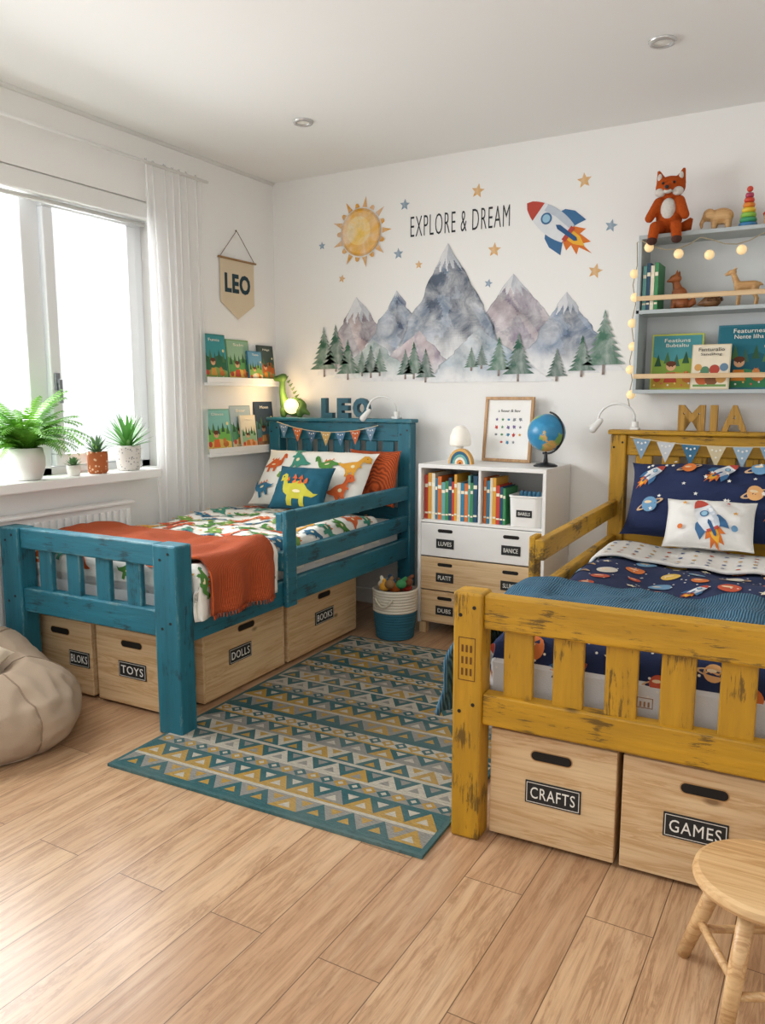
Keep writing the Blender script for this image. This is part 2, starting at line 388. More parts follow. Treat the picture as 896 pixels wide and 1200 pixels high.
# ---------------------------------------------------------------- wall decals
S=flatS(FY(0,YB,0))
PV=vcol('vinyl_print'); WC=vcol('watercolour_print',True)
def decal(name,shapes,mat,label,cat,group=None,h0=.0012,dh=.0004,sub=0):
    return mk(name,pprint(MB(),shapes,S,h0,dh,sub),mat,label=label,cat=cat,group=group,solid=.0012)
sun=[]
for k in range(18):
    a=k*20; L=.2 if k%2==0 else .165
    sun.append((xf([(.14,-.016),(.16,-.010),(L,0),(.16,.010),(.14,.016)],.635,2.19,1,a),'#dfa032'))
sun+=[(circ(.635,2.19,.133,30),'#d79a2c'),(circ(.635,2.19,.12,30),'#eeb443'),(circ(.62,2.2,.08,24),'#f4cc68')]
decal('sun_sticker',sun,WC,'golden watercolour sun wall sticker with rays','wall sticker')
text('EXPLORE & DREAM',FY(1.25,YB-.0005,2.187),plain('#2b2f33',.8),fit=(.585,.11),ext=.0008,name='wall_lettering',off=-.0012,sp=1.15,label='dark handwritten lettering sticker on the white wall',cat='lettering')
decal('rocket_sticker',rocket(1.77,2.13,.34,142),PV,'white red and blue rocket wall sticker','wall sticker')
for (x,z,c) in [(.92,2.31,'b'),(1.36,2.33,'y'),(1.93,2.31,'y'),(2.07,2.08,'b'),(.88,2.05,'b'),(1.46,2.02,'y'),(.50,1.94,'y'),(.36,2.14,'b'),(2.0,1.87,'y'),(1.01,1.98,'y'),(1.43,1.85,'b')]:
    r=.038 if c=='y' else .032
    if x in(1.01,1.43,.36,.5): r=.024
    decal('star_sticker',[(star(x,z,r,random.uniform(-15,15)),'#dca446' if c=='y' else '#6f8fa8')],WC,('golden' if c=='y' else 'grey blue')+' star sticker on the white wall','wall sticker','star wall stickers')
def mountain(px,pz,xl,xr,zb,cl,cr_,cap,seed,h):
    nu,nt=44,50; nz=lambda x,y,k=0: noise.noise(Vector((x,y,seed*3.7+k)))
    def pt(u,t):
        z=pz+(zb-pz)*t; j=.026*min(1,t*4)
        L=px+(xl-px)*t**.98+j*nz(t*6,0)+j*.4*nz(t*19,0,1); R=px+(xr-px)*t**.98+j*nz(t*6,9)+j*.4*nz(t*19,9,1)
        return (L+(R-L)*u,z)
    mb=MB(); vs=[]
    for j in range(nt+1):
        for i in range(nu+1):
            x,z=pt(i/nu,j/nt); vs.append(S(x,z,h))
    mb.v=vs; A,Bc=lin(cl),lin(cr_)
    for j in range(nt):
        for i in range(nu):
            u=(i+.5)/nu; t=(j+.5)/nt; x,z=pt(u,t)
            rg=.5+.22*nz(t*4.5,2)+.10*nz(t*13,4)
            s2=nz(x*9+z*6,z*4,5)
            c=A if (u<rg)^(s2>.22) else Bc
            k=1+.5*nz(x*11,z*11,6)+.35*nz((x+z)*22,z*7,7)
            c=sh(c,max(.5,k)); c=tuple(q*.9+.05 for q in c)
            zz=cap*(.75+.55*abs(((u*4.2+seed*.3)%1)-.5)*2)+.02*nz(x*40,z*40)
            if t<zz: c=(.70,.71,.73) if u<rg else (.46,.49,.54)
            f=(t-.62+.22*nz(x*10,z*9,8))/.36; f=min(1,max(0,f)); f=f*f*(3-2*f)*.93
            c=tuple(c[q]*(1-f)+.86*f for q in range(3))
            if (i==0 or i==nu-1) and f<.5: c=sh(c,.62)
            a=j*(nu+1)+i; mb.f.append([a,a+1,a+nu+2,a+nu+1][::-1]); mb.m.append(0); mb.c.append(c)
    return mb
MT=[(1.57,1.89,1.16,2.04,1.37,'#ac9ea4','#85798a',.16),(1.86,1.78,1.58,2.16,1.38,'#70849e','#4c6078',.22),
    (.60,1.83,.32,1.0,1.38,'#ac9698','#827480',.26),(.87,1.85,.62,1.18,1.46,'#7a8ca4','#455774',.08),(1.19,2.08,.80,1.60,1.40,'#75879d','#3d5068',.17),
    (1.02,1.62,.62,1.3,1.34,'#b9a9ae','#a596a5',0),(1.38,1.62,1.05,1.8,1.33,'#a9b7c0','#8fa2b2',0),(.72,1.58,.42,1.0,1.36,'#afbcb8','#96abab',0)]
for i,a in enumerate(MT):
    mk('mountain_sticker',mountain(*a,i+3,.0008+.0006*i),WC,label='watercolour mountain peak sticker on the white wall',cat='wall sticker',group='mountain wall stickers')
for i,(x,z0,z1) in enumerate([(.37,1.37,1.67),(.455,1.40,1.68),(.54,1.35,1.59),(.64,1.37,1.52),(.70,1.36,1.55),(.76,1.37,1.53),(.93,1.35,1.52),(.985,1.35,1.56),(1.06,1.33,1.52),(1.34,1.39,1.52),(1.40,1.40,1.53),(1.50,1.36,1.57),(1.61,1.33,1.59),(1.82,1.33,1.50),(1.95,1.35,1.56),(2.06,1.36,1.68)]):
    h=z1-z0; w=h*.31; P=[]; Q=[]
    for k in range(8):
        t=k/7; P.append((x+w*(.12+t)*1.0,z1-h*(.12+.72*t))); P.append((x+w*(.05+t)*.6,z1-h*(.11+.72*t)))
        Q.append((x-w*(.12+t)*1.0,z1-h*(.13+.72*t))); Q.append((x-w*(.05+t)*.6,z1-h*(.12+.72*t)))
    P.pop();Q.pop()
    poly=[(x,z1)]+P+list(reversed(Q))
    g=random.choice(['#3d6a54','#31584a','#4c7762','#356151'])
    decal('pine_tree_sticker',[(rect(x-.006,z0,x+.006,z0+h*.25),'#6a5040'),(poly,g)],WC,'green watercolour pine tree sticker on the wall','wall sticker','pine tree wall stickers',h0=.0064,dh=.0004)
# ---------------------------------------------------------------- generic builders
pine0=wood('#e2c59a','#c49a6a',0); pine1=wood('#e2c59a','#c49a6a',1); pine2=wood('#e2c59a','#c49a6a',2)
ink=plain('#1d1f20',.6,.04); chalk=plain('#f0efe8',.8,.03)
def stadium(cx,cy,w,h,n=8):
    r=h/2; return [(cx+w/2-r+r*math.cos(rad(-90+180*k/n)),cy+r*math.sin(rad(-90+180*k/n))) for k in range(n+1)]+[(cx-w/2+r+r*math.cos(rad(90+180*k/n)),cy+r*math.sin(rad(90+180*k/n))) for k in range(n+1)]
def crate(x0,x1,y0,y1,h,face,txt,label,twid=.15,tx=.5):
    r=root('storage_crate',((x0+x1)/2,(y0+y1)/2,0),label,'storage box','under-bed storage crates'); t=.014
    B('front_panel',(x0,x1,y0,y0+t,.012,h),pine0,r,bevel=.003); B('back_panel',(x0,x1,y1-t,y1,.012,h),pine0,r,bevel=.003)
    B('side_panel',(x0,x0+t,y0+t,y1-t,.012,h),pine1,r,bevel=.003); B('side_panel',(x1-t,x1,y0+t,y1-t,.012,h),pine1,r,bevel=.003)
    B('bottom_panel',(x0+t,x1-t,y0+t,y1-t,.012,.022),pine0,r,bevel=0)
    mb=MB()
    for xx in (x0+.03,x1-.03):
        for yy in (y0+.04,y1-.04): mb.cyl((xx,yy,0),(xx,yy,.013),.012,n=10)
    mk('foot_pads',mb,ink,r)
    if face=='y': M=FY(x0,y0-.0005,0); wd=x1-x0
    else: M=FX(x1+.0005,y0,0); wd=y1-y0
    mk('handle_slot',pprint(MB(),[(stadium(wd/2,h*.83,.118,.032),'#b98f5c'),(stadium(wd/2,h*.83,.112,.026),'#15100c')],flatS(M),.0006),PV,r)  # no real hole: its dark inside is painted flat on the panel
    lw=twid; lh=.066; cx=wd*tx; cy=h*.50
    lp=mk('label_plate',MB().box(cx-lw/2,cx+lw/2,cy-lh/2,cy+lh/2,0,.003,0,M),ink,r,bevel=.001,label='black chalkboard label plate')
    bd=MB()
    for rc in (rect(cx-lw/2+.004,cy-lh/2+.004,cx+lw/2-.004,cy-lh/2+.006),rect(cx-lw/2+.004,cy+lh/2-.006,cx+lw/2-.004,cy+lh/2-.004),rect(cx-lw/2+.004,cy-lh/2+.004,cx-lw/2+.006,cy+lh/2-.004),rect(cx+lw/2-.006,cy-lh/2+.004,cx+lw/2-.004,cy+lh/2-.004)):
        pprint(bd,[(rc,'#e8e6de')],flatS(M),.0036)
    mk('border_line',bd,PV,lp)
    text(txt,M@Matrix.Translation((cx,cy,.0032)),chalk,fit=(lw*.8,lh*.5),ext=.0005,parent=lp,sp=1.1)
    return r
def bend(s,r):
    if s<=0: return 0,0
    if s<r*math.pi/2: return r*math.sin(s/r),r*(1-math.cos(s/r))
    return r,r+(s-r*math.pi/2)
def drape_S(xb,ya,zt,side,amp=.01,seed=0,lift=0,flare=0,fold_a=.007):
    def f(a,b,h=0):
        r=.045+lift
        ex=(xb(b) if callable(xb) else xb)
        s=(a-ex) if side>0 else (ex-a)
        dx,dz=bend(s,r); t=ya-b; dy,dz2=bend(t,r)
        x=(ex+dx) if (side>0 and s>0) else ((ex-dx) if s>0 else a)
        y=b if t<=0 else ya-dy
        n=noise.noise(Vector((a*3.2,b*3.2,seed)))*amp+noise.noise(Vector((a*8,b*5,seed+5)))*amp*.7
        hang=min(1,max(0,s/.1)); lo=max(0,s-.06)
        fold=(fold_a*(1+lo*4)*math.sin(b*34+2*math.sin(a*9)))*hang if s>0 else 0
        nz=1-hang; z=zt+lift-max(dz,dz2)
        zz=z+(n+h+.0)*(nz if t<=0 else nz*.2)
        sg=1 if side>0 else -1
        x+=sg*(hang*(h+abs(n)*.6+fold)+lo*flare)
        if t>.03: y-=h
        return Vector((x,y,zz))
    return f
def pillow_S(w,h,t,M,seed=0):
    def f(u,v,hh=0,sgn=1):
        a=max(0,(1-abs(u)**3.0)*(1-abs(v)**3.0))**.6
        pin=1-.06*(1-abs(v)**4)*(abs(u)**4) ; pin2=1-.06*(1-abs(u)**4)*(abs(v)**4)
        n=noise.noise(Vector((u*2.3,v*2.3,seed)))*.14*t+noise.noise(Vector((u*5,v*5,seed+3)))*.06*t
        z=sgn*(t/2*a+n*a)+ (hh if sgn>0 else 0)
        return M@Vector((w/2*u*pin,h/2*v*pin2,z))
    return f
def pillow(name,w,h,t,M,mat,shapes=None,label='',cat='pillow',seed=0,group=None,trim=None):
    S_=pillow_S(w,h,t,M,seed); mb=MB(); n=28
    mb.grid(lambda a,b:S_(a*2-1,b*2-1),n,n); mb.grid(lambda a,b:S_(1-a*2,b*2-1,0,-1),n,n)
    o=mk(name,mb,mat,label=label,cat=cat,smooth=True,group=group)
    if shapes:
        mk('print',pprint(MB(),shapes,lambda x,y,hh:S_(x/(w/2),y/(h/2),hh),.003,.0005,2),PV,o,smooth=True)
    if trim:
        pts=[]
        for k in range(48):
            t_=k/48*4; sd=int(t_); q=(t_-sd)*2-1
            u,v={0:(q,-1),1:(1,q),2:(-q,1),3:(-1,-q)}[sd]; pts.append(S_(u,v))
        mk('piping',MB().tube(pts,.004,6,closed=True),trim,o,smooth=True)
    return o
def lean(x,y,z,tilt,yaw=0): return Matrix.Translation((x,y,z))@Matrix.Rotation(rad(yaw),4,'Z')@Matrix.Rotation(rad(90-tilt),4,'X')
# ---------------------------------------------------------------- teal bed
TE='#17687b'; TW='#10323a'
tp=[paint(TE,TW,.308,a,'#5a98a2',.64,'#7c9f9e') for a in range(3)]
def rotXF(px,py,deg): return Matrix.Translation((px,py,0))@Matrix.Rotation(rad(deg),4,'Z')@Matrix.Translation((-px,-py,0))
XF=rotXF(1.09,2.05,1.5)
bed=root('single_bed',(.6,3.0,0),'distressed teal painted wooden single bed with guard rail','bed')
def endboard(bed,name,x0,x1,y0,y1,top,pw,mats,slz0,slz1,rails,nsl,slw,cap=0):
    mb=MB()
    for (a,b_) in rails: mb.box(x0+pw,x1-pw,y0+.012,y1-.02,a,b_)
    if cap: mb.box(x0-.012,x1+.012,y0-.012,y1+.006,top,top+cap)
    o=mk(name,mb,mats[0],bed,bevel=.006)
    B('post',(x0,x0+pw,y0,y1,0,top),mats[2],o,bevel=.007); B('post',(x1-pw,x1,y0,y1,0,top),mats[2],o,bevel=.007)
    span=(x1-x0-2*pw); gap=(span-nsl*slw)/(nsl+1)
    for k in range(nsl):
        xx=x0+pw+gap+k*(slw+gap); B('slat',(xx,xx+slw,y0+.026,y1-.035,slz0,slz1),mats[2],o,bevel=.005)
    for px_ in (x0+pw/2,x1-pw/2):
        for (a,b_) in rails:
            for q in (-.02,.02): mk('screw_head',MB().cyl((px_+q,y0+.001,(a+b_)/2+q*.6),(px_+q,y0-.0012,(a+b_)/2+q*.6),.0055,n=10),plain('#2a2622',.5,metal=.4),o)
    return o
x0,x1=.125,1.095
endboard(bed,'footboard',x0,x1,2.03,2.115,.72,.115,tp,.46,.65,[(.37,.47),(.635,.72)],4,.075)
endboard(bed,'headboard',x0,x1,3.90,3.975,1.105,.08,tp,.6,1.02,[(.36,.62),(1.0,1.105)],7,.075,cap=.022)
B('side_rail',(x1-.05,x1-.012,2.11,3.905,.345,.455),tp[1],bed); B('side_rail',(x0+.012,x0+.05,2.11,3.905,.345,.455),tp[1],bed)
mb=MB().box(x1-.045,x1-.01,2.69,3.9,.675,.755).box(x1-.045,x1-.01,2.69,3.9,.50,.585).box(x1-.01,x1+.014,2.69,2.765,.34,.765)
mk('guard_rail',mb,tp[1],bed,bevel=.005)
B('slat_base',(x0+.05,x1-.05,2.12,3.89,.36,.375),pine0,bed,bevel=0)
sheetw=fabric('#d8d8d6')
mk('mattress',MB().box(x0+.055,x1-.055,2.125,3.88,.376,.565),sheetw,label='white mattress on the teal bed base',cat='mattress',bevel=.03)
def edgeT(b): 
    t=min(1,max(0,(b-2.62)/.06)); t=t*t*(3-2*t); return 1.065*(1-t)+.995*t
ZT=.625
SD=drape_S(edgeT,2.17,ZT,1,.026,3)
def hangT(b): 
    t=min(1,max(0,(b-2.62)/.06)); return .225*(1-t)+.18*t
def bedgrid(u,v):
    b=2.02+v*(3.62-2.02)
    a0=.155; a1=edgeT(b)+hangT(b); p=SD(a0+(a1-a0)*u,b,0)
    if u<.06: p.z-=.06*(1-u/.06)**2
    return p
duv=mk('duvet',MB().grid(bedgrid,70,96),fabric('#eceae2'),label='white duvet printed with colourful dinosaurs',cat='duvet',smooth=True,solid=.02)
cols=['#d8642c','#3f8f7a','#4f8a3c','#e0a236','#2d6f8f','#7aa24a','#cf5a34']
shp=MB(); rnd=random.Random(4)
for j in range(12):
    for i in range(8):
        b=2.12+j*.13+(.05 if i%2 else 0); a=.25+i*.128
        if b>3.56: continue
        if a>edgeT(b)+hangT(b)-.05: continue
        a+=rnd.uniform(-.015,.015); s=rnd.uniform(.115,.145)
        sp=dinoshape(0,0,s,rnd.uniform(-25,25),rnd.choice([1,-1]),rnd.choice(cols),rnd.choice([0,1]))
        pprint(shp,sp,lambda x,y,h,a=a,b=b:SD(a+x,b+y,h),.004,.0006,1)
        pprint(shp,[(circ(.07,.04,.008,6),'#3f8f7a'),(xf([(-.01,0),(0,.02),(.01,0)],-.06,.07),'#e0a236')],lambda x,y,h,a=a,b=b:SD(a+x,b+y,h),.004,.0006,0)
mk('dinosaur_print',shp,PV,duv,smooth=True)
N=NM('knitted_orange'); v=N.coord(); wv=N.n('ShaderNodeTexWave'); N.l(v,wv.inputs[0]); wv.inputs['Scale'].default_value=48; wv.inputs['Distortion'].default_value=1.5; wv.bands_direction='Y'
N.base(N.mix(wv.outputs['Fac'],lin('#983f1a'),lin('#d8622e')),.95); N.bump(wv.outputs['Fac'],.8,.006); orange=N.m
SO=drape_S(1.068,2.13,ZT+.012,1,.026,3,lift=.014,flare=.05,fold_a=.010)
def og(u,v):
    a=.17+u*(1.068+.25-.17); b=2.175+v*.39+.04*(1-u)*v+.03*max(0,u-.8)*(v-.5)
    p=SO(a,b,.004); p.z+=.012*abs(noise.noise(Vector((a*7,b*11,4)))); return p
tb_=mk('throw_blanket',MB().grid(og,80,36),orange,label='burnt orange knitted throw draped over the bed foot',cat='blanket',smooth=True,solid=.012)
fr=MB()
for k in range(34):
    p=og(1,(k+.5)/34); fr.tube([p,p+Vector((.002,0,-.010)),p+Vector((0,.002,-.018))],[.003,.0028,.0015],5)
mk('fringe',fr,orange,tb_,kind='stuff')
# pillows
dp=[]; rnd=random.Random(9)
for k,(x,y) in enumerate([(-.25,.08),(-.07,.09),(.12,.08),(.28,.07),(-.27,-.08),(-.1,-.1),(.08,-.08),(.25,-.09)]):
    dp+=dinoshape(x,y,.17,rnd.uniform(-20,20),rnd.choice([1,-1]),cols[k%7],k%2)
pillow('bed_pillow',.74,.38,.16,lean(.60,3.66,.79,38),fabric('#eeebe2'),dp,'white pillow with colourful dinosaur print',seed=2)
pillow('cushion',.34,.32,.09,lean(.90,3.81,.80,14,-4),orange,None,'burnt orange knitted cushion behind the pillow','cushion',seed=5)
tdino=dinoshape(0.01,.0,.25,0,1,'#c9c23c',0)+[(xf([(0,0),(.014,.028),(.028,0)],-.07+.035*k,.012+(.012 if k in(1,2) else -.004)),'#d8642c') for k in range(4)]
pillow('cushion',.33,.26,.11,lean(.67,3.45,.765,36,4),fabric('#15566b'),tdino,'teal cushion with a yellow green dinosaur','cushion',seed=8,trim=plain('#0f4253',.9))
HZ=1.127
tl=plain('#1c5a6c',.5)
for k,(ch,x) in enumerate((('L',.53),('E',.64),('O',.76))):
    text(ch,FY(x,3.945,HZ+.058)@Matrix.Translation((0,0,-.018)),tl,fit=(.078 if ch!='O' else .104,.116),ext=.018,off=0.006,name='wooden_letter_'+ch.lower(),label='teal freestanding wooden letter on the headboard',cat='letter',group='teal name letters')
def lamp_goose(x,y,z,dirx,label):
    r=root('clip_lamp',(x,y,z),label,'lamp','clip on reading lamps'); wh=plain('#e9e9e6',.35,.02)
    mk('clamp',MB().box(x-.02,x+.02,y-.03,y+.03,z,z+.012).cyl((x,y,z+.012),(x,y,z+.04),.016),wh,r,bevel=.003)
    pts=[]
    for k in range(15):
        t=k/14*math.pi; pts.append((x+dirx*(.085-.085*math.cos(t)),y-.01-.03*k/14,z+.04+.09*math.sin(t)**.8+(-.01*k/14)))
    mk('gooseneck',MB().tube(pts,.006,8),wh,r,smooth=True)
    e=Vector(pts[-1]); mk('lamp_head',MB().cap(e+Vector((-dirx*.012,0,.012)),e+Vector((dirx*.02,-.01,-.028)),.014,.02),wh,r,smooth=True)
lamp_goose(.99,3.94,HZ,-1,'white gooseneck reading lamp clipped to teal headboard')
# dinosaur lamp
dl=root('dinosaur_night_light',(.24,3.94,HZ),'green long necked dinosaur night light with glowing belly','lamp')
mb=MB(); dx,dy,dz=.25,3.945,HZ
mb.ell((dx+.035,dy+.012,dz+.062),(.085,.030,.058)); mb.cap((dx-.03,dy,dz+.07),(dx-.050,dy,dz+.15),.030,.020); mb.cap((dx-.050,dy,dz+.15),(dx-.048,dy,dz+.225),.020,.018); mb.cap((dx-.092,dy-.006,dz+.232),(dx-.040,dy,dz+.240),.017,.025)
mb.cap((dx+.09,dy,dz+.05),(dx+.145,dy,dz+.02),.028,.009)
for q in (-.035,.085): mb.cap((dx+q,dy-.01,dz+.04),(dx+q,dy-.012,dz+.016),.024,.02)
mk('body',mb,plain('#4f722c',.6),dl,remesh=.006)
mk('dome_shade',MB().ell((dx+.030,dy-.020,dz+.066),(.052,.026,.046)),plain('#ffe3b0',.5,emis=1.3),dl,smooth=True)
mk('eye',MB().ell((dx-.072,dy-.022,dz+.242),.0045),ink,dl)
mb=MB()
for k in range(7): mb.tube([(dx-.022+.014*k,dy,dz+.232-.022*k),(dx-.002+.015*k,dy,dz+.248-.022*k)],[.008,.001],6)
mk('back_spikes',mb,plain('#36511d',.5),dl)
def bunting(p0,p1,n,sag,cols,fs,label,y):
    r=root('bunting',(p0[0],y,p0[1]),label,'bunting'); pts=[]
    for k in range(25):
        t=k/24; pts.append((p0[0]+(p1[0]-p0[0])*t,y,p0[1]+(p1[1]-p0[1])*t-sag*4*t*(1-t)))
    mk('string',MB().tube(pts,.0022,6),plain('#d9c9a4',.8),r)
    for k in range(n):
        t=(k+.5)/n; x=p0[0]+(p1[0]-p0[0])*t; z=p0[1]+(p1[1]-p0[1])*t-sag*4*t*(1-t)
        c=cols[k%len(cols)]
        mb=MB(); pprint(mb,[([(x-fs/2,z),(x+fs/2,z),(x,z-fs*1.15)],c)],flatS(FY(0,y,0)),.001)
        pprint(mb,[(circ(x+dx_,z+dz_,fs*.06,6),'#f2efe6') for dx_,dz_ in ((-.2*fs,-.2*fs),(.2*fs,-.2*fs),(0,-.25*fs),(0,-.6*fs))],flatS(FY(0,y,0)),.0025,0)
        mk('flag',mb,PV,r)
bunting((.2,1.10),(.9,1.09),7,.05,['#7b98b0','#e07a3c','#4f6f8a','#d8b06a','#5d87a8','#cf6a3c'],.072,'string of triangular fabric bunting across teal headboard',3.885)
crate(.13,.50,2.15,2.72,.325,'y','BLOKS','pine storage crate under the bed near the wall',.12,.8)
crate(.53,.93,2.15,2.27,.325,'y','TOYS','pine storage crate labelled TOYS under the bed',.15)
crate(.53,.965,2.30,2.86,.325,'x','DOLLS','pine storage crate labelled DOLLS under the bed',.15,.42)
crate(.53,.965,2.885,3.52,.325,'x','BOOKS','pine storage crate labelled BOOKS under the bed',.17,.5)
XF=Matrix.Identity(4)
# ---------------------------------------------------------------- yellow bed
YE='#be8e1a'; YW='#543f14'
yp=[paint(YE,YW,.292,a,'#7f611e',.618,'#7f6430') for a in range(3)]
XF=rotXF(2.23,1.95,2.2)
bed=root('single_bed',(2.75,2.95,0),'distressed mustard yellow painted wooden single bed','bed')
x0,x1=2.225,3.27
endboard(bed,'footboard',x0,x1,1.94,2.02,.72,.085,yp,.42,.65,[(.345,.435),(.62,.715)],6,.082)
endboard(bed,'headboard',x0,x1,3.90,3.975,1.07,.075,yp,.6,1.0,[(.36,.62),(.97,1.07)],7,.08,cap=.022)
B('side_rail',(x0+.012,x0+.05,2.02,3.905,.335,.445),yp[1],bed); B('side_rail',(x1-.05,x1-.012,2.02,3.905,.335,.445),yp[1],bed)
mb=MB().box(x0+.01,x0+.045,2.66,3.9,.675,.75).box(x0+.01,x0+.045,2.66,3.9,.50,.58).box(x0-.012,x0+.012,2.66,2.74,.34,.76)
mk('guard_rail',mb,yp[1],bed,bevel=.005)
def stamp(M,w,h,rows):
    st=MB(); t_=.0022
    for rc in (rect(0,0,w,t_),rect(0,h-t_,w,h),rect(0,0,t_,h),rect(w-t_,0,w,h)): pprint(st,[(rc,'#6a4216')],flatS(M),.0006)
    for k in range(3):
        for j in range(rows): pprint(st,[(rect(w*(.18+.25*k),h*(.12+.85/rows*j*.95),w*(.18+.25*k)+w*.12,h*(.12+.85/rows*j*.95)+h*.5/rows),'#6a4216')],flatS(M),.0006)
    mk('stamped_mark',st,PV,bed,kind='stuff')
stamp(FY(x0+.018,1.9395,.47),.05,.124,3)
stamp(FY(x0+.495,1.9655,.47),.04,.028,1)
B('slat_base',(x0+.05,x1-.05,2.03,3.89,.36,.375),pine0,bed,bevel=0)
mk('mattress',MB().box(x0+.055,x1-.055,2.04,3.88,.376,.53),fabric('#dcdcdc'),label='pale grey mattress on the yellow bed base',cat='mattress',bevel=.03)
ZY=.585
SY=drape_S(x0+.125,2.09,ZY,-1,.026,13)
def yg(u,v):
    b=1.97+v*(3.5-1.97); a1=x1-.08; a0=x0+.125-.14
    return SY(a1+(a0-a1)*(1-u),b,0)
navy='#1d2b52'
duv=mk('duvet',MB().grid(yg,64,90),fabric(navy),label='navy duvet printed with planets stars and rockets',cat='duvet',smooth=True,solid=.02)
shp=MB(); rnd=random.Random(14); pc=['#e07b3a','#e9b072','#d9d4c8','#c9573a','#6f9fc4','#e8c25a']
for j in range(13):
    for i in range(9):
        b=1.99+j*.12+(.05 if i%2 else 0); a=x0+.07+i*.115+rnd.uniform(-.02,.02)
        if b>3.42 or a>x1-.14: continue
        q=rnd.random(); sp=[]
        if q<.55: sp=planet(0,0,rnd.uniform(.022,.042),rnd.choice(pc),rnd.choice([None,None,'#d9b48a']),rnd.uniform(-30,30))
        elif q<.72: sp=rocket(0,0,.11,rnd.uniform(20,70))
        else: sp=[(star(0,0,.02),'#f0e6c8')]
        for k in range(3): sp.append((circ(rnd.uniform(-.05,.05),rnd.uniform(-.05,.05),.004,6),'#f2efe6'))
        pprint(shp,sp,lambda x,y,h,a=a,b=b:SY(a+x,b+y,h),.0038,.0005,1)
mk('space_print',shp,PV,duv,smooth=True)
SYf=drape_S(x0+.125,1.0,ZY+.018,-1,.026,13)
def fg(u,v):
    b=3.20+v*.30; a1=x1-.085; a0=x0+.125-.10; return SYf(a0+(a1-a0)*u,b,.006)
fo=mk('folded_sheet',MB().grid(fg,60,12),fabric('#e4e2dd'),label='white patterned sheet turned back over duvet',cat='sheet',smooth=True,solid=.012)
shp=MB()
for j in range(5):
    for i in range(16):
        a=x0+.08+i*.056; b=3.23+j*.06+(.02 if i%2 else 0)
        if a>x1-.13: continue
        pprint(shp,[(star(0,0,.012,rnd.uniform(0,70)) if (i+j)%2 else circ(0,0,.009,8),rnd.choice(['#8a93a8','#c96a4a','#5a6f9a','#d0a860']))],lambda x,y,h,a=a,b=b:SYf(a+x,b+y,h+.006),.0022,.0005)
mk('star_print',shp,PV,fo)
N=NM('knitted_blue'); v=N.coord(); wv=N.n('ShaderNodeTexWave'); N.l(v,wv.inputs[0]); wv.inputs['Scale'].default_value=40; wv.inputs['Distortion'].default_value=1.5; wv.bands_direction='X'
N.base(N.mix(wv.outputs['Fac'],lin('#2b546e'),lin('#5787a2')),.95); N.bump(wv.outputs['Fac'],.9,.008); bluek=N.m
SB=drape_S(x0+.012,1.5,ZY+.008,-1,.026,13,lift=.010,flare=.16,fold_a=.012)
def bg(u,v):
    a0=x0+.012-.36; a1=x1-.09; b=2.10+v*.56+.05*u*v-.03*v*(1-u)+.012*math.sin(u*17)*v; a=a0+(a1-a0)*u; p=SB(a,b,.006)
    p.z+=.022*abs(noise.noise(Vector((a*4,b*9,7))))+.010*abs(noise.noise(Vector((a*11,b*6,2)))); return p
mk('throw_blanket',MB().grid(bg,110,44),bluek,label='blue knitted throw spread across the bed foot',cat='blanket',smooth=True,solid=.014)
sp=[]; rnd=random.Random(3)
for (x,y) in [(-.28,.1),(-.27,-.08),(-.12,.12),(.03,.11),(.3,.1),(.17,.12),(.28,-.07),(.16,-.02)]:
    sp+=(rocket(x,y,.14,45) if rnd.random()<.4 else planet(x,y,rnd.uniform(.03,.045),rnd.choice(pc),rnd.choice([None,'#d9b48a'])))
for k in range(30): sp.append((star(rnd.uniform(-.32,.32),rnd.uniform(-.16,.16),.01),'#f2efe6'))
pillow('bed_pillow',.78,.40,.19,lean(2.73,3.74,.785,40),fabric(navy),sp,'navy pillow with planets and rockets print',seed=21)
sp=rocket(-.01,0.0,.20,115)+[(star(-.1,.07,.012),'#e0a236'),(star(.10,.02,.012),'#e0a236'),(circ(.1,-.05,.013),'#6f9fc4'),(circ(-.11,-.05,.011),'#e07b3a'),(star(.07,.07,.01),'#c8453a')]
pillow('cushion',.35,.24,.12,lean(2.73,3.49,.72,42,2),fabric('#e9e8e4'),sp,'white cushion printed with a rocket','cushion',seed=25,trim=plain('#dcdad4',.9))
HY=1.092
ym=wood('#bb8e38','#966d26',2)
for ch,x,w_ in (('M',2.585,.118),('I',2.682,.032),('A',2.77,.108)):
    text(ch,FY(x,3.945,HY+.060)@Matrix.Translation((0,0,-.018)),ym,fit=(w_,.120),ext=.018,off=.004,name='wooden_letter_'+ch.lower(),label='golden wooden freestanding letter on the headboard',cat='letter',group='golden name letters')
lamp_goose(2.33,3.94,HY,-1,'white gooseneck reading lamp clipped to yellow headboard')
bunting((2.32,1.06),(3.2,1.06),8,.035,['#8aa6bd','#cfd3d6','#3f7392','#d9c9a4','#9fb7c8'],.085,'string of triangular fabric bunting across yellow headboard',3.885)
crate(2.325,2.675,1.99,2.5,.325,'y','CRAFTS','pine storage crate labelled CRAFTS under the bed',.155,.52)
crate(2.69,3.09,1.99,2.5,.325,'y','GAMES','pine storage crate labelled GAMES under the bed',.155,.46)
XF=Matrix.Identity(4)
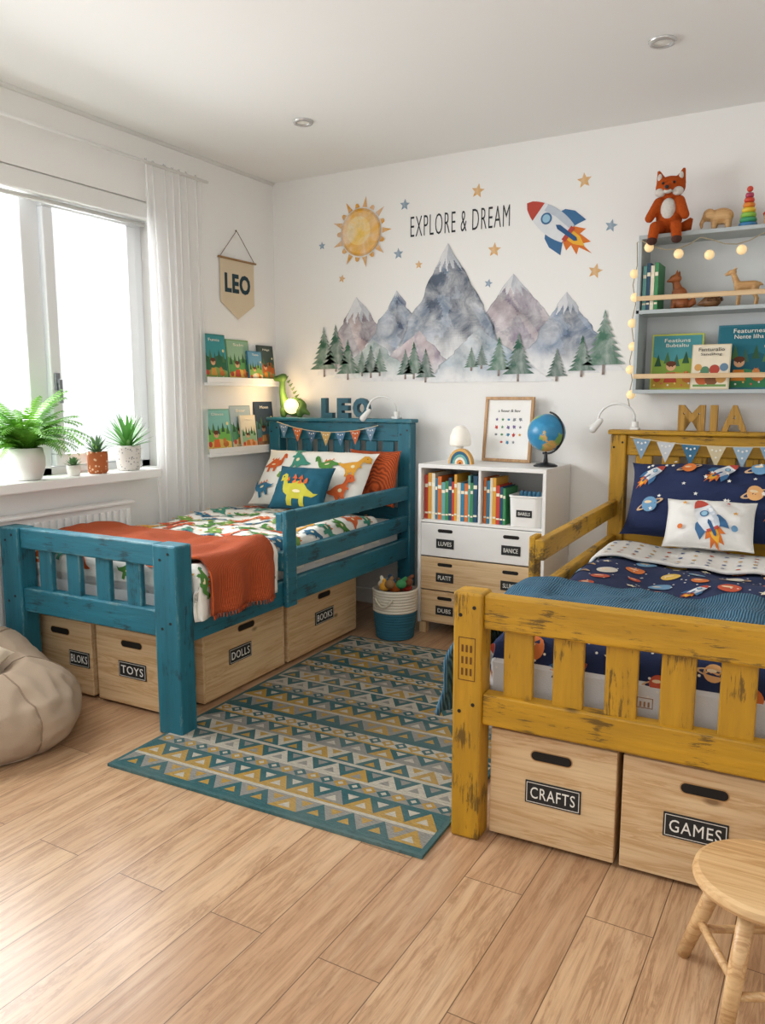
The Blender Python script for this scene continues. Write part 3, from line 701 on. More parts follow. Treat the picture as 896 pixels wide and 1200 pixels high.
# ---------------------------------------------------------------- rug
XF=rotXF(1.03,1.74,2.2)
rx0,rx1,ry0,ry1=1.03,2.215,1.74,3.40
cT,cG,cY,cC='#2f666a','#98978f','#c09a45','#cfc8b6'
mb=MB(); mb.box(rx0,rx1,ry0,ry1,.0005,.010)
mb.c=[lin('#3f6e70')]*len(mb.f)
y=ry0+.014
pat=[('s',.018,cT),('t',.078,cT,cG,cY),('s',.014,cC),('s',.010,cY),('t',.078,cY,cT,cC),('s',.014,cT),('z',.052,cG,cT),('s',.014,cC),('t',.078,cC,cT,cG),('s',.016,cC),('t',.078,cT,cC,cY),('s',.014,cG),('t',.07,cG,cT,cC),('s',.012,cY),('z',.052,cC,cT),('s',.014,cT)]
i=0; nx=11; dx=(rx1-rx0-.03)/nx
SF=lambda x,yy,h:Vector((x,yy,.0103+h))
while y<ry1-.03:
    p=pat[i%len(pat)]; i+=1; h=min(p[1],ry1-.015-y)
    X0=rx0+.015; X1=rx1-.015
    if p[0]=='s': pprint(mb,[(rect(X0,y,X1,y+h),p[2])],SF,.0004)
    elif p[0]=='t':
        pprint(mb,[(rect(X0,y,X1,y+h),p[3])],SF,.0004)
        for k in range(nx):
            xx=X0+k*dx
            cc=p[2] if (k+i)%4 else (cY if p[2]!=cY else cG)
            pprint(mb,[([(xx,y),(xx+dx,y),(xx+dx/2,y+h)],cc),([(xx+dx*.30,y+h*.14),(xx+dx*.70,y+h*.14),(xx+dx*.5,y+h*.54)],p[4] if cc!=p[4] else cC)],SF,.0007,.0003)
            if k: pprint(mb,[([(xx-dx*.20,y+h*.86),(xx,y+h*.46),(xx+dx*.20,y+h*.86)],p[4] if p[3]!=p[4] else cG)],SF,.0007)
    else:
        pprint(mb,[(rect(X0,y,X1,y+h),p[2])],SF,.0004)
        for k in range(nx*2):
            xx=X0+k*dx/2; pprint(mb,[([(xx,y+h/2),(xx+dx/4,y),(xx+dx/2,y+h/2),(xx+dx/4,y+h)],p[3] if k%2 else cY),([(xx+dx*.14,y+h/2),(xx+dx/4,y+h*.28),(xx+dx*.36,y+h/2),(xx+dx/4,y+h*.72)],cC)],SF,.0007,.0003)
    y+=h
N=NM('woven_wool'); a=N.n('ShaderNodeAttribute'); a.attribute_name='Col'; nn=N.noise(N.coord((70,300,1)),1,3); n2=N.noise(N.coord((22,170,1)),2,3); n3=N.noise(N.coord(),3,3)
c=N.mix(N.ramp(n2,[(.3,0),(.7,1)]),N.mix(1,a.outputs['Color'],(.58,.58,.60),'MULTIPLY'),a.outputs['Color'])
c=N.mix(N.ramp(n3,[(.4,0),(.7,.2)]),c,lin('#a8a294'))
N.base(c,.95); N.bump(nn,1,.008)
mk('area_rug',mb,N.m,label='flatwoven rug with teal yellow and cream triangles',cat='rug')
XF=Matrix.Identity(4)
# ---------------------------------------------------------------- dresser
dr=root('storage_cabinet',(1.56,3.85,0),'white storage cabinet with cubbies and wooden drawers','cabinet')
DX0,DX1,DY0,DY1,DT=1.225,1.915,3.655,4.045,.905
wl=plain('#ecebe8',.45,.02); t=.018
mb=MB().box(DX0,DX1,DY0,DY1,DT-.02,DT).box(DX0,DX0+t,DY0,DY1,.06,DT-.02).box(DX1-t,DX1,DY0,DY1,.06,DT-.02).box(DX0+t,DX1-t,DY0+.01,DY1,.60,.615)
mb.box(1.562,1.576,DY0+.005,DY1,.615,DT-.02).box(DX0+t,DX1-t,DY1-.01,DY1,.06,DT-.02).box(DX0+t,DX1-t,DY0+.02,DY1,.06,.075)
mk('carcass',mb,wl,dr,bevel=.002)
for (z0,z1,m,tx) in ((.425,.597,wl,('LUVES','BANICE')),(.245,.418,pine0,('PLATIT','SLUMIC')),(.068,.238,pine0,('DUBS','SONTIE'))):
    d=B('drawer',(DX0+t+.002,DX1-t-.002,DY0-.002,DY0+.016,z0,z1),m,dr,bevel=.003)
    M=FY(0,DY0-.0025,0)
    for k,cx in enumerate((1.385,1.745)):
        mk('handle_slot',pprint(MB(),[(stadium(cx,z1-.035,.085,.018),'#15100c')],flatS(M),.0005),PV,d)  # cut-out's shaded inside painted as a flat dark shape
        cz=z0+.07; pl=mk('label_plate',MB().box(cx-.05,cx+.05,cz-.024,cz+.024,0,.002,0,M),ink,d)
        text(tx[k],M@Matrix.Translation((cx,cz,.0022)),chalk,fit=(.075,.022),ext=.0004,parent=d,name='lettering')
for xx in (DX0+.005,DX1-.045):
    for yy in (DY0+.01,DY1-.05): B('leg',(xx,xx+.04,yy,yy+.04,0,.062),pine2,dr,bevel=.003)
pagem=plain('#efe8d8',.8)
def book(x0,y0,z0,th,d,h,c,grp):
    mb=MB(); M=Matrix.Translation((x0,y0,z0))
    mb.box(0,th,0,.003,0,h,0,M).box(0,.0025,.003,d,0,h,0,M).box(th-.0025,th,.003,d,0,h,0,M).box(.0025,th-.0025,.003,d-.004,.003,h-.004,1,M)
    mb.box(.001,th-.001,-.0004,0,h*.72,h*.8,2,M).box(.001,th-.001,-.0004,0,h*.12,h*.16,2,M)
    nmc={'#c8402f':'red','#2f7fa0':'blue','#3c8a55':'green','#e0a236':'yellow','#d8702c':'orange','#1f4a66':'navy','#e6dcc4':'cream','#6aa6a0':'turquoise'}.get(c,'coloured')
    return mk('picture_book',mb,[plain(c,.5),pagem,plain('#f3ead2',.6)],label=nmc+' hardback children book standing upright',cat='book',group=grp)
bc=['#c8402f','#2f7fa0','#3c8a55','#e0a236','#d8702c','#1f4a66','#e6dcc4','#6aa6a0']
x=DX0+t+.006; k=0
rnd=random.Random(5)
while x<1.535:
    th=rnd.uniform(.012,.022); h=rnd.uniform(.19,.245)
    book(x,DY0+.03,.6155,th,.17,h,bc[(k*3)%8],'books in the cabinet cubby'); x+=th+.0012; k+=1
x=1.582; k=4
while x<1.69:
    th=rnd.uniform(.012,.02); h=rnd.uniform(.18,.235)
    book(x,DY0+.03,.6155,th,.17,h,bc[(k*5)%8],'books beside the white basket'); x+=th+.0012; k+=1
bk=root('storage_basket',(1.80,3.74,.616),'small white storage basket with label in the cubby','basket')
def tub(cx,cy,z0,w,d,h,t,fl=1.06):
    def ring(w,d,z,n=6):
        r=min(w,d)*.22; P=[]
        for (sx,sy,a0) in ((1,1,0),(-1,1,90),(-1,-1,180),(1,-1,270)):
            for k in range(n+1):
                a=rad(a0+90*k/n); P.append((cx+sx*(w/2-r)+r*math.cos(a),cy+sy*(d/2-r)+r*math.sin(a),z))
        return P
    rs=[ring(w,d,z0),ring(w*fl,d*fl,z0+h),ring(w*fl+.008,d*fl+.008,z0+h+.002),ring(w*fl+.008,d*fl+.008,z0+h+.010),ring(w*fl-2*t,d*fl-2*t,z0+h+.010),ring(w-2*t,d-2*t,z0+t)]
    return MB().rings(rs)
mk('basket_body',tub(1.805,3.75,.6155,.16,.17,.145,.004),plain('#f0efec',.5),bk,bevel=.001)
M=FY(0,3.6625,0); pl=mk('label_plate',MB().box(1.765,1.845,.665,.70,0,.002,0,M),ink,bk)
text('BARELS',M@Matrix.Translation((1.805,.682,.002)),chalk,fit=(.06,.016),ext=.0004,parent=bk)
mb=MB()
for k in range(5): mb.cap((1.76+k*.022,3.74+.02*(k%2),.70),(1.76+k*.022,3.75,.775),.013,.012)
mk('soft_toy_pile',mb,fabric('#3f6f8a'),label='small soft blue toys inside the white basket',cat='toy',smooth=True)
# poster frame
FM=Matrix.Translation((1.58,3.985,.906))@Matrix.Rotation(rad(-6),4,'Z')@Matrix.Rotation(rad(84),4,'X')
pf=root('framed_print',(1.58,3.985,.906),'light wood framed print of small colourful motifs','framed print')
fw,fh,ft=.285,.345,.016
mb=MB()
for b in ((-fw/2,fw/2,0,ft,-.008,.01),(-fw/2,fw/2,fh-ft,fh,-.008,.01),(-fw/2,-fw/2+ft,ft,fh-ft,-.008,.01),(fw/2-ft,fw/2,ft,fh-ft,-.008,.01)): mb.box(*b,0,FM)
mk('frame',mb,wood('#c49a6c','#a0784c',2),pf,bevel=.002)
mk('backing_paper',MB().box(-fw/2+.01,fw/2-.01,.01,fh-.01,-.006,.0,0,FM),plain('#f3f2ee',.7),pf)
sp=[]; rnd=random.Random(6)
for j in range(4):
    for i in range(5):
        if j==3 and i in (0,4): continue
        cx=-.07+i*.035; cy=.225-j*.04; c_=rnd.choice(['#4f8fb0','#e0a236','#c8453a','#5a9a6a','#7a6aa0','#8a8f94'])
        q=rnd.random()
        if q<.35: sp.append((circ(cx,cy,.008,10,.006),c_))
        elif q<.7: sp.append((xf([(-.5,-.4),(-.1,-.5),(.5,-.1),(.2,.1),(.4,.5),(-.1,.3),(-.4,.4)],cx,cy,.020,rnd.uniform(0,360)),c_))
        else: sp.append((star(cx,cy,.010),c_))
mk('printed_motifs',pprint(MB(),sp,flatS(FM),.0012,0),PV,pf)
text('a fuuur & liov',FM@Matrix.Translation((0,.272,.001)),ink,fit=(.13,.015),ext=.0003,parent=pf)
# globe
gb=root('globe',(1.85,3.83,DT),'small blue desk globe on a dark stand','globe')
gx,gy,gz=1.85,3.83,DT+.168
N=NM('globe_map'); v=N.coord(); f=N.noise(v,11,5,.55); c=N.ramp(f,[(.54,lin('#2f86b4')),(.555,lin('#86ad62'))]);c=N.mix(N.ramp(N.noise(v,16,3),[(.5,0),(.62,1)]),c,N.ramp(f,[(.54,lin('#3a94c2')),(.555,lin('#dcae68'))])); N.base(c,.3)
mk('sphere',MB().ell((gx,gy,gz),.094,None,40),N.m,gb,smooth=True)
dkm=plain('#2a2c30',.35,metal=.3)
mk('base',MB().lathe((gx,gy,DT),[(.001,0),(.058,0),(.06,.006),(.045,.014),(.012,.02),(.009,.05),(.009,.07),(.001,.075)],32),dkm,gb,smooth=True)
pts=[(gx+.103*math.cos(rad(a))*.9,gy-.103*math.cos(rad(a))*.2,gz+.103*math.sin(rad(a))) for a in range(-100,85,10)]
mk('meridian_arm',MB().tube(pts,.005,8),dkm,gb,smooth=True)
# night lamp + rainbow arch
lp=root('table_lamp',(1.37,3.85,DT),'small white mushroom table lamp on the cabinet','lamp')
mk('lamp_shade',MB().lathe((1.365,3.87,DT+.085),[(.001,.11),(.02,.106),(.04,.088),(.054,.055),(.057,.012),(.05,0),(.001,0)],32),plain('#f6f1e6',.4,emis=.15),lp,smooth=True)
mk('base',MB().lathe((1.365,3.87,DT),[(.001,0),(.036,0),(.036,.01),(.018,.03),(.016,.075),(.02,.085)],32),plain('#eeeae0',.4),lp,smooth=True)
rb=root('stacking_rainbow',(1.41,3.76,DT),'wooden stacking rainbow arches toy','toy')
for k,(r_,c_) in enumerate(((.066,'#d9a860'),(.054,'#1f5f80'),(.042,'#6aa6a0'),(.030,'#e8e2d4'),(.018,'#d98a3a'))):
    pr=[]
    for a in range(0,181,12):
        pr.append([(1.42+R*math.cos(rad(a)),yy,DT+R*math.sin(rad(a))*1.2) for (R,yy) in ((r_,3.745),(r_-.011,3.745),(r_-.011,3.78),(r_,3.78))])
    mk('arch',MB().rings(pr),plain(c_,.6),rb)
# rope basket
cx,cy=1.158,3.53
rbk=root('rope_basket',(cx,cy,0),'white and teal rope basket full of toys','basket')
def coil(z0,z1,r0,r1,mat,nm):
    mb=MB(); pr=[]; n=int((z1-z0)/.014)
    for k in range(n):
        z=z0+(z1-z0)*k/n; r=r0+(r1-r0)*k/n
        for q in range(4): pr.append((r-.003+.007*math.sin(math.pi*(q+.3)/4.3),z+.014*q/4))
    pr.append((r1-.003,z1))
    return mk(nm,mb.lathe((cx,cy,0),pr,44,cap0=False,cap1=False),mat,rbk,smooth=True)
coil(.002,.145,.096,.113,fabric('#2a6478'),'lower_band'); coil(.145,.265,.113,.116,fabric('#d9d2c2'),'upper_band')
mk('bottom',MB().lathe((cx,cy,.002),[(.001,0),(.09,0),(.09,.006),(.001,.006)],32),fabric('#2a6478'),rbk)
mk('rope_handle',MB().tube([(cx-.05+.1*k/10,cy-.120-.01*math.sin(math.pi*k/10),.225-.04*math.sin(math.pi*k/10)) for k in range(11)],.006,8),fabric('#cfc6b2'),rbk,smooth=True)
for k,c_ in enumerate(['#d8702c','#1f4a66','#8a6a44','#c8402f','#e6dcc4','#3c8a55','#5a4632','#e0a236','#7a4a30','#4f7f90']):
    a=k*2.4; rr=.066 if k else 0; p=(cx+rr*math.cos(a),cy+rr*math.sin(a),.258+.018*(k%3))
    mk('toy_ball' if k%2 else 'soft_toy',MB().ell(p,(.028,.028,.024)).cap((p[0],p[1],p[2]+.01),(p[0]+.02*math.cos(a),p[1]+.015,p[2]+.03),.014,.01),fabric(c_),label='small coloured toy piled in the rope basket',cat='toy',group='toys in the rope basket',smooth=True)
mk('toy_pile',MB().lathe((cx,cy,.012),[(.001,0),(.08,0),(.096,.20),(.06,.23),(.001,.235)],24),fabric('#6b5138'),label='jumbled brown toys filling the rope basket',cat='toy',smooth=True)
# ---------------------------------------------------------------- wall shelf
SX0,SX1,SY0,SY1=2.25,3.12,3.865,4.055
shm=plain('#b4bcbd',.5,.03); shb=plain('#d5d9d9',.6,.03)
ws=root('wall_shelf',(2.7,3.96,1.265),'grey wall shelf unit with wooden front rails','shelf')
for (z0,z1) in ((1.265,1.283),(1.63,1.648),(1.965,1.983)): B('shelf_board',(SX0,SX1,SY0,SY1,z0,z1),shm,ws,bevel=.002)
B('side_panel',(SX0,SX0+.016,SY0,SY1,1.283,1.965),shm,ws,bevel=.002); B('side_panel',(SX1-.016,SX1,SY0,SY1,1.283,1.965),shm,ws,bevel=.002)
B('back_panel',(SX0+.016,SX1-.016,SY1-.006,SY1,1.283,1.965),shb,ws,bevel=0)
for z in (1.345,1.70): B('front_rail',(SX0+.002,SX1-.002,SY0-.008,SY0,z-.011,z+.011),pine0,ws,bevel=.002)
def wtoy(name,mb,mat,label,cat='toy figurine',vox=.005,parent=None):
    return mk(name,mb,mat,parent,label=label,cat=cat,remesh=vox)
fx,fy,fz=2.37,3.915,1.984
px_=root('plush_fox',(fx,fy,fz),'orange plush fox toy sitting on the shelf edge','soft toy')
def fur(a,b):
    N=NM('plush_fur'); v=N.coord(); f=N.noise(v,110,5,.75); N.base(N.mix(f,lin(a),lin(b)),1.0); N.bump(f,.8,.014); N.b.inputs['Specular IOR Level'].default_value=.1
    return N.m
fo_=fur('#a23c14','#dc6a2c'); fw_=fur('#e0d8cc','#faf6ee')
fd=fabric('#4a2a20')
mb=MB().ell((fx,fy,fz+.085),(.060,.048,.085)).ell((fx,fy-.005,fz+.205),(.066,.052,.05))
mb.cap((fx-.045,fy-.02,fz+.14),(fx-.078,fy-.05,fz+.07),.024,.02).cap((fx+.045,fy-.02,fz+.14),(fx+.076,fy-.05,fz+.07),.024,.02)
for s_ in (-1,1): mb.cap((fx+s_*.032,fy-.02,fz+.030),(fx+s_*.045,fy-.078,fz+.024),.029,.025).cap((fx+s_*.045,fy-.080,fz+.020),(fx+s_*.052,fy-.088,fz-.025),.025,.022)
for s_ in (-1,1): mb.tube([(fx+s_*.038,fy,fz+.225),(fx+s_*.056,fy,fz+.285)],[.028,.006],10)
mb.cap((fx,fy-.04,fz+.193),(fx,fy-.074,fz+.187),.028,.014)
mk('body',mb,fo_,px_,remesh=.005)
mk('tummy_patch',MB().ell((fx,fy-.032,fz+.105),(.034,.026,.050)),fw_,px_,smooth=True)
mb=MB().ell((fx-.038,fy-.036,fz+.180),(.026,.022,.020)).ell((fx+.038,fy-.036,fz+.180),(.026,.022,.020)).ell((fx,fy-.066,fz+.177),(.020,.018,.011))
mk('white_cheeks',mb,fw_,px_,remesh=.005)
for s_ in (-1,1):
    mk('foot',MB().ell((fx+s_*.053,fy-.092,fz-.038),(.023,.024,.018)),fd,px_,smooth=True)
    mk('eye',MB().ell((fx+s_*.024,fy-.054,fz+.216),.006),ink,px_,smooth=True)
    mk('inner_ear',MB().ell((fx+s_*.046,fy-.016,fz+.249),(.010,.010,.018)),fw_,px_,smooth=True)
mk('nose',MB().ell((fx,fy-.09,fz+.190),(.01,.008,.008)),ink,px_,smooth=True)
mk('tail',MB().tube([(fx+.04,fy+.03,fz+.03),(fx+.075,fy+.04,fz+.04),(fx+.09,fy+.04,fz+.07)],[.018,.026,.008],12),fo_,px_,smooth=True)
wdm=wood('#d7ae78','#b98750',0); wdo=wood('#a9612f','#7d4420',0)
ex,ey,ez=2.59,3.93,1.984
mb=MB().ell((ex,ey,ez+.06),(.052,.03,.036)).ell((ex-.052,ey,ez+.07),(.027,.025,.029)).tube([(ex-.070,ey,ez+.06),(ex-.084,ey,ez+.035),(ex-.080,ey,ez+.015)],[.012,.009,.007],10)
for (a,b_) in ((-.028,-.013),(-.028,.013),(.03,-.013),(.03,.013)): mb.cap((ex+a,ey+b_,ez+.045),(ex+a,ey+b_,ez+.012),.014,.012)
mb.ell((ex-.044,ey-.026,ez+.07),(.021,.006,.024))
wtoy('elephant_figurine',mb,wdm,'carved wooden elephant figurine on the shelf top')
sr=root('stacking_ring_toy',(2.70,3.93,1.984),'rainbow wooden stacking ring cone toy','toy')
for k,c_ in enumerate(('#3c7fb0','#3c9a6a','#8abf4a','#e8c23a','#e0862c','#d0452f','#b03a5a')):
    r_=.036-.0035*k; z=1.984+.010+k*.021
    mk('ring',MB().lathe((2.70,3.93,z),[(r_*.6,-.0095),(r_,-.009),(r_+.003,0),(r_,.009),(r_*.6,.0095)],24),plain(c_,.4),sr,smooth=True)
mk('top_knob',MB().ell((2.70,3.93,1.984+.162),.013),plain('#d0452f',.4),sr,smooth=True)
tb=root('toy_house_block',(2.79,3.93,1.984),'small wooden toy house block with red roof','toy')
B('block',(2.765,2.835,3.9,3.96,1.984,2.03),wdm,tb); mk('roof',MB().add([(2.76,3.895,2.03),(2.84,3.895,2.03),(2.80,3.895,2.075),(2.76,3.965,2.03),(2.84,3.965,2.03),(2.80,3.965,2.075)],[(0,1,2),(5,4,3),(0,3,4,1),(1,4,5,2),(2,5,3,0)]),plain('#c8402f',.5),tb)
z2=1.6485
x=2.272
for k,c_ in enumerate(('#6aa6a0','#1f4a66','#e6dcc4','#3c8a55')): 
    book(x,3.885,z2,.016,.15,.2+.012*(k%2),c_,'books on the middle shelf'); x+=.0175
ax,ay=2.43,3.95
mb=MB().ell((ax,ay,z2+.055),(.034,.028,.05)).cap((ax-.012,ay,z2+.09),(ax-.022,ay,z2+.125),.022,.016).ell((ax-.024,ay-.003,z2+.142),(.027,.022,.020)).tube([(ax-.035,ay-.008,z2+.138),(ax-.062,ay-.016,z2+.128)],[.015,.004],10)
mb.cap((ax-.024,ay-.012,z2+.08),(ax-.03,ay-.014,z2+.01),.012,.010).cap((ax-.018,ay+.014,z2+.08),(ax-.024,ay+.014,z2+.01),.012,.010).ell((ax+.012,ay,z2+.028),(.032,.03,.026))
mb.tube([(ax-.018,ay-.012,z2+.15),(ax-.016,ay-.014,z2+.182)],[.011,.002],8).tube([(ax-.014,ay+.012,z2+.15),(ax-.01,ay+.014,z2+.182)],[.011,.002],8)
mb.tube([(ax+.035,ay,z2+.015),(ax+.058,ay,z2+.03),(ax+.056,ay,z2+.07)],[.012,.016,.004],10)
wtoy('fox_figurine',mb,wdo,'carved brown wooden fox figurine sitting',vox=.004)
ax=2.565
mb=MB().ell((ax,ay,z2+.03),(.042,.03,.03)).tube([(ax-.035,ay,z2+.026),(ax-.062,ay,z2+.018)],[.016,.004],10)
hg=mk('hedgehog_figurine',mb,wood('#8a6038','#5d3d22',0),label='carved brown wooden hedgehog figurine',cat='toy figurine',remesh=.004)
mb=MB(); rnd=random.Random(8)
for k in range(70):
    th=rnd.uniform(0,math.pi); ph=rnd.uniform(-.5,1.3)
    d=Vector((math.sin(ph)*.9+.1,math.cos(th)*math.cos(ph),abs(math.sin(th)*math.cos(ph)))).normalized(); c0=Vector((ax+.004,ay,z2+.03))+Vector((d.x*.038,d.y*.027,d.z*.028)); mb.tube([c0,c0+d*.012],[.003,.0004],5)
mk('spines',mb,plain('#5d3d22',.7),hg,kind='stuff')
ax=2.71
mb=MB().cap((ax-.03,ay,z2+.088),(ax+.03,ay,z2+.09),.024,.022).cap((ax-.04,ay,z2+.1),(ax-.058,ay,z2+.145),.015,.011).ell((ax-.064,ay,z2+.153),(.02,.012,.012)).tube([(ax-.068,ay,z2+.152),(ax-.094,ay,z2+.142)],[.011,.006],8)
for (a,b_) in ((-.034,-.012),(-.03,.012)):
    mb.cap((ax+a,ay+b_,z2+.08),(ax+a+.002,ay+b_,z2+.045),.010,.0065).cap((ax+a+.002,ay+b_,z2+.045),(ax+a-.002,ay+b_,z2+.006),.0065,.006)
for (a,b_) in ((.034,-.012),(.038,.012)):
    mb.cap((ax+a,ay+b_,z2+.08),(ax+a-.004,ay+b_,z2+.055),.013,.008).cap((ax+a-.004,ay+b_,z2+.055),(ax+a+.008,ay+b_,z2+.035),.008,.0065).cap((ax+a+.008,ay+b_,z2+.035),(ax+a+.004,ay+b_,z2+.006),.0065,.006)
for s_ in (-1,1): mb.tube([(ax-.056,ay+s_*.006,z2+.16),(ax-.045,ay+s_*.022,z2+.174)],[.007,.002],6)
mb.cap((ax+.05,ay,z2+.098),(ax+.062,ay,z2+.092),.008,.005)
wtoy('deer_figurine',mb,wdm,'carved light wooden deer figurine standing',vox=.0035)
# face-out picture books
def facebook(M,w,h,c,art,label,grp,lines=(),th=.012,tcol='#f4efe2'):
    r=mk('picture_book',MB().box(0,w,0,h,0,.002,0,M).box(0,w,0,h,-th,-th+.002,0,M).box(0,.002,0,h,-th+.002,0,0,M).box(.002,w-.004,.003,h-.003,-th+.002,0,1,M),[plain(c,.45),pagem],label=label,cat='book',group=grp)
    if art: mk('cover_picture',pprint(MB(),art,flatS(M),.0026,.00012),PV,r)
    for (s,cx,cy,ww,hh) in lines:
        text(s,M@Matrix.Translation((cx,cy,.0075)),plain(tcol,.7),fit=(ww,hh),ext=.0004,parent=r,name='title_lettering')
    return r
def hills(w,h,c1,c2,fig,sky='#7fb0b0'):
    o=[(rect(w*.03,h*.03,w*.97,h*.97),sky),([(w*.03,h*.03),(w*.97,h*.03),(w*.97,h*.48),(w*.7,h*.58),(w*.35,h*.48),(w*.03,h*.6)],c1),([(w*.03,h*.03),(w*.97,h*.03),(w*.97,h*.24),(w*.5,h*.32),(w*.03,h*.2)],c2)]
    for k in range(5):
        X=w*(.14+.18*k); Z=h*(.42+.05*(k%2)); o.append(([(X-w*.07,Z),(X+w*.07,Z),(X,Z+h*.22)],['#2f5a3c','#4c7a4a','#3a6a5a'][k%3]))
    o+=[(xf([(-.5,-.5),(.5,-.5),(.35,.3),(-.35,.3)],w*.40,h*.24,w*.26),fig),(circ(w*.40,h*.42,w*.095,16),'#e8b48a'),(circ(w*.40,h*.465,w*.10,14,w*.055),'#6a3a22'),(circ(w*.37,h*.415,w*.012,6),'#222222'),(circ(w*.43,h*.415,w*.012,6),'#222222'),
        (circ(w*.74,h*.19,w*.11,14,w*.08),'#c9783a'),(circ(w*.70,h*.27,w*.065,12),'#d98a4a'),([(w*.66,h*.29),(w*.69,h*.29),(w*.665,h*.34)],'#c9783a'),([(w*.71,h*.29),(w*.74,h*.29),(w*.735,h*.34)],'#c9783a'),(circ(w*.14,h*.2,w*.075,12),'#c8503a'),(circ(w*.86,h*.66,w*.045),'#f6e6a8')]
    for k in range(7): o.append((circ(w*(.09+.135*k),h*(.08+.03*(k%2)),w*.02,8),['#f3d77a','#e0705a','#f4efe2'][k%3]))
    return o
z3=1.2835; G='picture books facing out on the lower shelf'
facebook(FY(2.31,3.955,z3)@Matrix.Rotation(rad(-6),4,'X'),.23,.26,'#b9c04a',hills(.23,.26,'#8fae4a','#c9a23c','#c8503a','#4f9aa0'),'green picture book showing a farm scene',G,[('Featiuns',.115,.229,.115,.017),('Bubtaltu',.115,.206,.10,.016)])
facebook(FY(2.50,3.905,z3)@Matrix.Rotation(rad(-8),4,'X'),.165,.205,'#d9c8a4',[(rect(.005,.005,.160,.200),'#efe4cc')]+[(circ(.05,.05,.03),'#c9683a'),(circ(.09,.045,.028),'#8a5a3a'),(circ(.13,.05,.022),'#d9a25a'),(circ(.06,.085,.02),'#5a8a6a'),(circ(.1,.09,.022),'#b94a3a'),(circ(.03,.1,.016),'#d9a25a'),(circ(.14,.1,.018),'#6a8aa0'),(circ(.043,.056,.003,6),'#222222'),(circ(.057,.056,.003,6),'#222222'),(circ(.084,.052,.003,6),'#222222'),(circ(.096,.052,.003,6),'#222222'),(rect(.012,.012,.153,.022),'#7aa05a')],'cream picture book with animal characters',G,[('Fanturallo',.083,.181,.11,.016),('Sandlhog',.083,.158,.09,.015)],tcol='#3a3a3a')
facebook(FY(2.60,3.96,z3)@Matrix.Rotation(rad(-5),4,'X'),.24,.29,'#1f6f80',hills(.24,.29,'#155a6a','#3f8a5a','#e0862c','#1f6f80'),'teal picture book with a child reading',G,[('Featurnes',.13,.262,.13,.019),('Nente lilha',.13,.236,.12,.018)])
# string lights
sl=root('string_lights',(2.5,3.85,1.9),'warm white globe string lights hung around shelf','string lights')
bulbs=[(2.212+.008*(k%2),3.975,z) for k,z in enumerate((1.83,1.72,1.60,1.49,1.38,1.26))]+[(2.30,3.852,1.925),(2.43,3.852,1.885),(2.56,3.852,1.87),(2.69,3.852,1.88),(2.81,3.852,1.92)]
pts=[(2.215,3.985,1.2)]+[(2.205+.016*(k%2),3.985,1.24+.09*k) for k in range(8)]+[(2.235,3.9,1.96),(2.27,3.852,1.955)]+[(2.27+.05*k,3.852,1.955-.05*abs(math.sin(k*.6))) for k in range(1,15)]
mk('wire',MB().tube(pts,.0024,6),plain('#a89c80',.6),sl,smooth=True)
gm=plain('#fbd9a2',.4,emis=.45)
for b in bulbs: mk('bulb',MB().ell(b,.0215,None,16),gm,sl,smooth=True)
# ---------------------------------------------------------------- left wall things
pn=root('wall_pennant',(.01,3.70,1.70),'beige canvas pennant with dark lettering on string','pennant')
M=FX(.006,3.70,0)
mk('canvas',pprint(MB(),[([(-.15,2.03),(.15,2.03),(.15,1.79),(0,1.70),(-.15,1.79)],'#d9c6a6')],flatS(M),.002),fabric('#dccbae'),pn,solid=.002)
mk('dowel',MB().cyl((.012,3.535,2.035),(.012,3.865,2.035),.006),wood('#b08a5a','#8a6638',1),pn,smooth=True)
mk('hanging_string',MB().tube([(.012,3.55,2.04),(.010,3.70,2.20),(.012,3.85,2.04)],.0018,6).ell((.006,3.70,2.2),.005),plain('#6a4a34',.8),pn)
text('LEO',M@Matrix.Translation((0,1.90,.0025)),plain('#1d3b45',.8),fit=(.225,.11),ext=.0008,off=.004,sp=1.12,parent=pn)
def ledge(z,label):
    r=root('picture_ledge',(.04,3.7,z-.03),label,'shelf','picture ledges')
    mk('ledge_board',MB().box(0,.068,3.36,4.03,z-.018,z).box(.058,.068,3.36,4.03,z,z+.03).box(0,.010,3.36,4.03,z,z+.05),white,r,bevel=.002)
ledge(1.33,'white wooden picture ledge holding children books'); ledge(.93,'white wooden picture ledge with books near bed')
def FXl(y,z,x,t=6): return Matrix.Translation((x-.016,y,z))@Matrix.Rotation(rad(-t),4,'Y')@FX(0,0,0)
G='picture books on the wall ledges'
